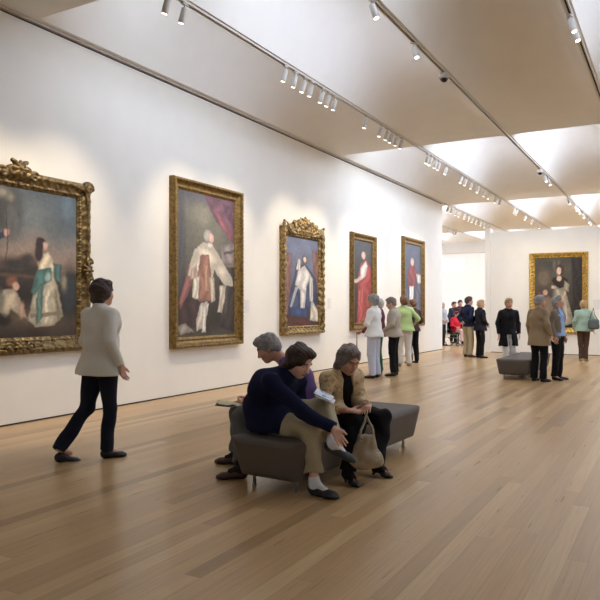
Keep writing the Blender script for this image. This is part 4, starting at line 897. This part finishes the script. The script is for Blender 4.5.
# ------------------------------------------------------------------ tracks, spot fixtures, cameras
for k, (nm, ya, yb) in {0: ('right', -2.8, 36.5), -1: ('mid', -2.8, 36.5), -2: ('left', -2.8, 36.5), -3: ('w', 22.3, 36.5), -4: ('g', 22.3, 36.5)}.items():
    x = X0+k*DX; m = MB(); m.box(x-.028,x-.012,ya,yb,ZC-.03,ZC); m.box(x+.012,x+.028,ya,yb,ZC-.03,ZC); o = empty('light_track', (0,0,0)); 
    m.build('rail', M['trim'], o); m = MB(); m.box(x-.012,x+.012,ya,yb,ZC-.012,ZC); m.build('slot', M['dark'], o)
    tag(o, {'right': 'ceiling light track nearest the right edge of the view', 'mid': 'ceiling light track carrying two white camera domes', 'left': 'ceiling light track with the dense rows of spotlights beside the long left wall',
            'w': 'ceiling light track running on in line with the long left wall', 'g': 'ceiling light track deepest in the farther room'}[nm], 'track')
LENS = emit('spotlight lens', (255,236,205), 9)
def make_spot():
    o = empty('track_spotlight')
    m = MB(); m.box(-.02,.02,-.05,.05,-.02,0); m.build('adapter', M['white'], o)
    m = MB(); m.tube([(0,0,-.02),(0,0,-.075)], .010, 8); m.tube([(0,-.022,-.07),(0,.022,-.07)], .011, 8); m.build('stem', M['white'], o, True)
    m = MB(); d = Vector((-.34,0,-1)).normalized(); a = Vector((0,0,-.055)); n = 16
    m.tube([a, a+d*.004, a+d*.165, a+d*.17], [.030,.038,.038,.036], n); h = m.build('housing', M['white'], o, True)
    m = MB(); m.tube([a+d*.171, a+d*.174], .029, n); m.build('lens', LENS, h, True)
    return o
spot = make_spot(); first = [True]
def place_spot(x, y, label, group, rz=0):
    o = spot if first[0] else copy_tree(spot); first[0] = False
    o.location = (x, y, ZC-.03); o.rotation_euler = (0, 0, rz); tag(o, label, 'spotlight', group)
xa = X0-2*DX; xb = X0-DX; xd = X0-3*DX; xe = X0-4*DX
for y in (5.84,6.13): place_spot(xa, y, 'white spotlight in the nearest pair at the top left of the view', 'nearest pair of spotlights', .1*(y-6))
for y in (8.43,8.72,9.0,9.22): place_spot(xa, y, 'white spotlight in the row of four over the tall curtain portrait', 'row of four spotlights', rng.uniform(-.3,.3))
for y in (9.6,9.82,10.05): place_spot(xa, y, 'white spotlight in the row of three after the row of four', 'row of three spotlights', rng.uniform(-.3,.3))
place_spot(xa, 11.35, 'single white spotlight between the row of three and the cluster before the ceiling joint', None)
for y in (12.05,12.35,12.6,12.87,13.15): place_spot(xa, y, 'white spotlight in the cluster just before the ceiling cross joint', 'cluster before the ceiling joint', rng.uniform(-.3,.3))
for y in (14.81,15.05,15.4,15.65,16.26): place_spot(xa, y, 'white spotlight in the cluster just after the ceiling cross joint', 'cluster after the ceiling joint', rng.uniform(-.3,.3))
for y in (17.6,18.0,18.6,19.3,20.0,20.6,21.4,22.0,24.2,24.6,26.2,27.5,29.2): place_spot(xa, y, 'small white spotlight far along the left track', 'far spotlights on the left track', rng.uniform(-.3,.3))
for y in (7.11,): place_spot(xb, y, 'white spotlight at the top edge of the view on the middle track', None, PI)
place_spot(xb, 8.52, 'single white spotlight just before the nearer camera dome', None, 2.6)
for y in (18.5,19.1): place_spot(xb, y, 'white spotlight just beyond the farther camera dome', 'spotlights after the far dome', 2.8)
for y in (22.84,24.6,25.4,26.7,28.3,28.9): place_spot(xb, y, 'tiny white spotlight at the far end of the middle track', 'far spotlights on the middle track', rng.uniform(2.4,3.4))
for y in (8.63,8.95): place_spot(X0, y, 'white spotlight near the top right corner of the view', 'pair on the right track', 2.8)
for y in (22.7,23.1,23.7,24.1,24.8,25.4,25.9,26.5,27.2,27.8,28.5): place_spot(xd, y, 'white spotlight over the end of the left wall, seen through the opening', 'spotlights over the opening', rng.uniform(-.3,.3))
for y in (29.11,29.87,30.2): place_spot(xe, y, 'tiny white spotlight deep in the farther room', 'spotlights in the farther room', rng.uniform(-.3,.3))
for x, y, lab in ((xb,9.83,'white security camera dome in the nearer ceiling bay'), (xb,17.86,'white security camera dome in the farther ceiling bay')):
    o = empty('dome_camera', (x, y, ZC-.03)); tag(o, lab, 'camera')
    m = MB(); m.tube([(0,0,0),(0,0,-.02),(0,0,-.085),(0,0,-.095)], [.045,.078,.08,.072], 24); ho = m.build('housing', M['white'], o, True)
    m = MB(); m.tube([(0,0,-.09)]+[(0,0,-.09-.055*math.sin(a*PI/12)) for a in range(1, 7)], [.058]+[max(.004,.058*math.cos(a*PI/12)) for a in range(1, 7)], 24); m.build('dome', M['black'], ho, True)

# sculpture on a pedestal at the back of the farther room
o = empty('sculpture', (-8.78,36.2,1.02)); tag(o, 'tall thin dark sculpture on a white pedestal in the farther room', 'sculpture')
s = SDF()
s.add(ell((0,0,.06), (.16,.12,.07))); s.add(tube((0,0,.1),(.03,0,.42), .10, .05), .04); s.add(ell((-.02,0,.48), (.15,.08,.10)), .04); s.add(tube((.02,0,.5),(.05,0,.74), .05, .04), .04)
s.add(ell((.04,0,.8), (.11,.08,.09)), .03); s.add(tube((.05,0,.85),(.06,0,1.06), .04, .03), .03); s.add(ell((.06,0,1.12), (.08,.07,.10)), .03)
sobj('figure', s, .02, mat('dark bronze', (26,26,28), .4), o)
p_ = MB(); p_.box(-9.03,-8.53,35.95,36.45,0,1.0); p_.box(-9.05,-8.51,35.93,36.47,1.0,1.02); tag(p_.build('pedestal', M['wall']), 'white pedestal under the dark sculpture', 'pedestal')

# ------------------------------------------------------------------ light
def spotlamp(loc, target, power, size, blend=.8, col=(1,.84,.62), r=.04):
    l = bpy.data.lights.new('spot_lamp', 'SPOT'); l.energy = power; l.spot_size = math.radians(size); l.spot_blend = blend; l.color = col; l.shadow_soft_size = r
    o = bpy.data.objects.new('spot_lamp', l); C.objects.link(o); o.location = loc
    o.rotation_euler = (Vector(target)-Vector(loc)).to_track_quat('-Z', 'Y').to_euler()
for y, zt_, pw in ((5.4,1.7,1.0),(9.1,1.9,1.0),(12.4,1.9,1.0),(15.5,1.9,1.0),(19.1,1.9,1.0)):
    for dy in (-.9, .9): spotlamp((xa-.12,y+dy,ZC-.25), (XL,y+dy*.5,zt_), SPOT_W*pw, 62)
for x in (-4.6,-3.1): spotlamp((x,18.2,ZC-.25), (x-.0,YF,1.9), SPOT_W*.7, 60)
spotlamp((-1.2,18.2,ZC-.25), (-1.2,YF,1.8), SPOT_W*.7, 60)
w = bpy.data.worlds.new('World'); bpy.context.scene.world = w; w.use_nodes = True
w.node_tree.nodes['Background'].inputs[0].default_value = (.8,.88,1,1); w.node_tree.nodes['Background'].inputs[1].default_value = .3

# ------------------------------------------------------------------ camera
cam = bpy.data.cameras.new('camera'); co = bpy.data.objects.new('camera', cam); C.objects.link(co)
co.location = (0, 0, 1.4); co.rotation_euler = (PI/2, 0, math.radians(29.32))
cam.sensor_width = 36; cam.lens = 36*673/600; cam.shift_y = 8/600; cam.clip_end = 200
sc = bpy.context.scene; sc.camera = co
sc.view_settings.view_transform = 'Standard'; sc.view_settings.look = 'None'; sc.view_settings.gamma = 1; sc.view_settings.use_curve_mapping = False
sc.view_settings.exposure = EXPO
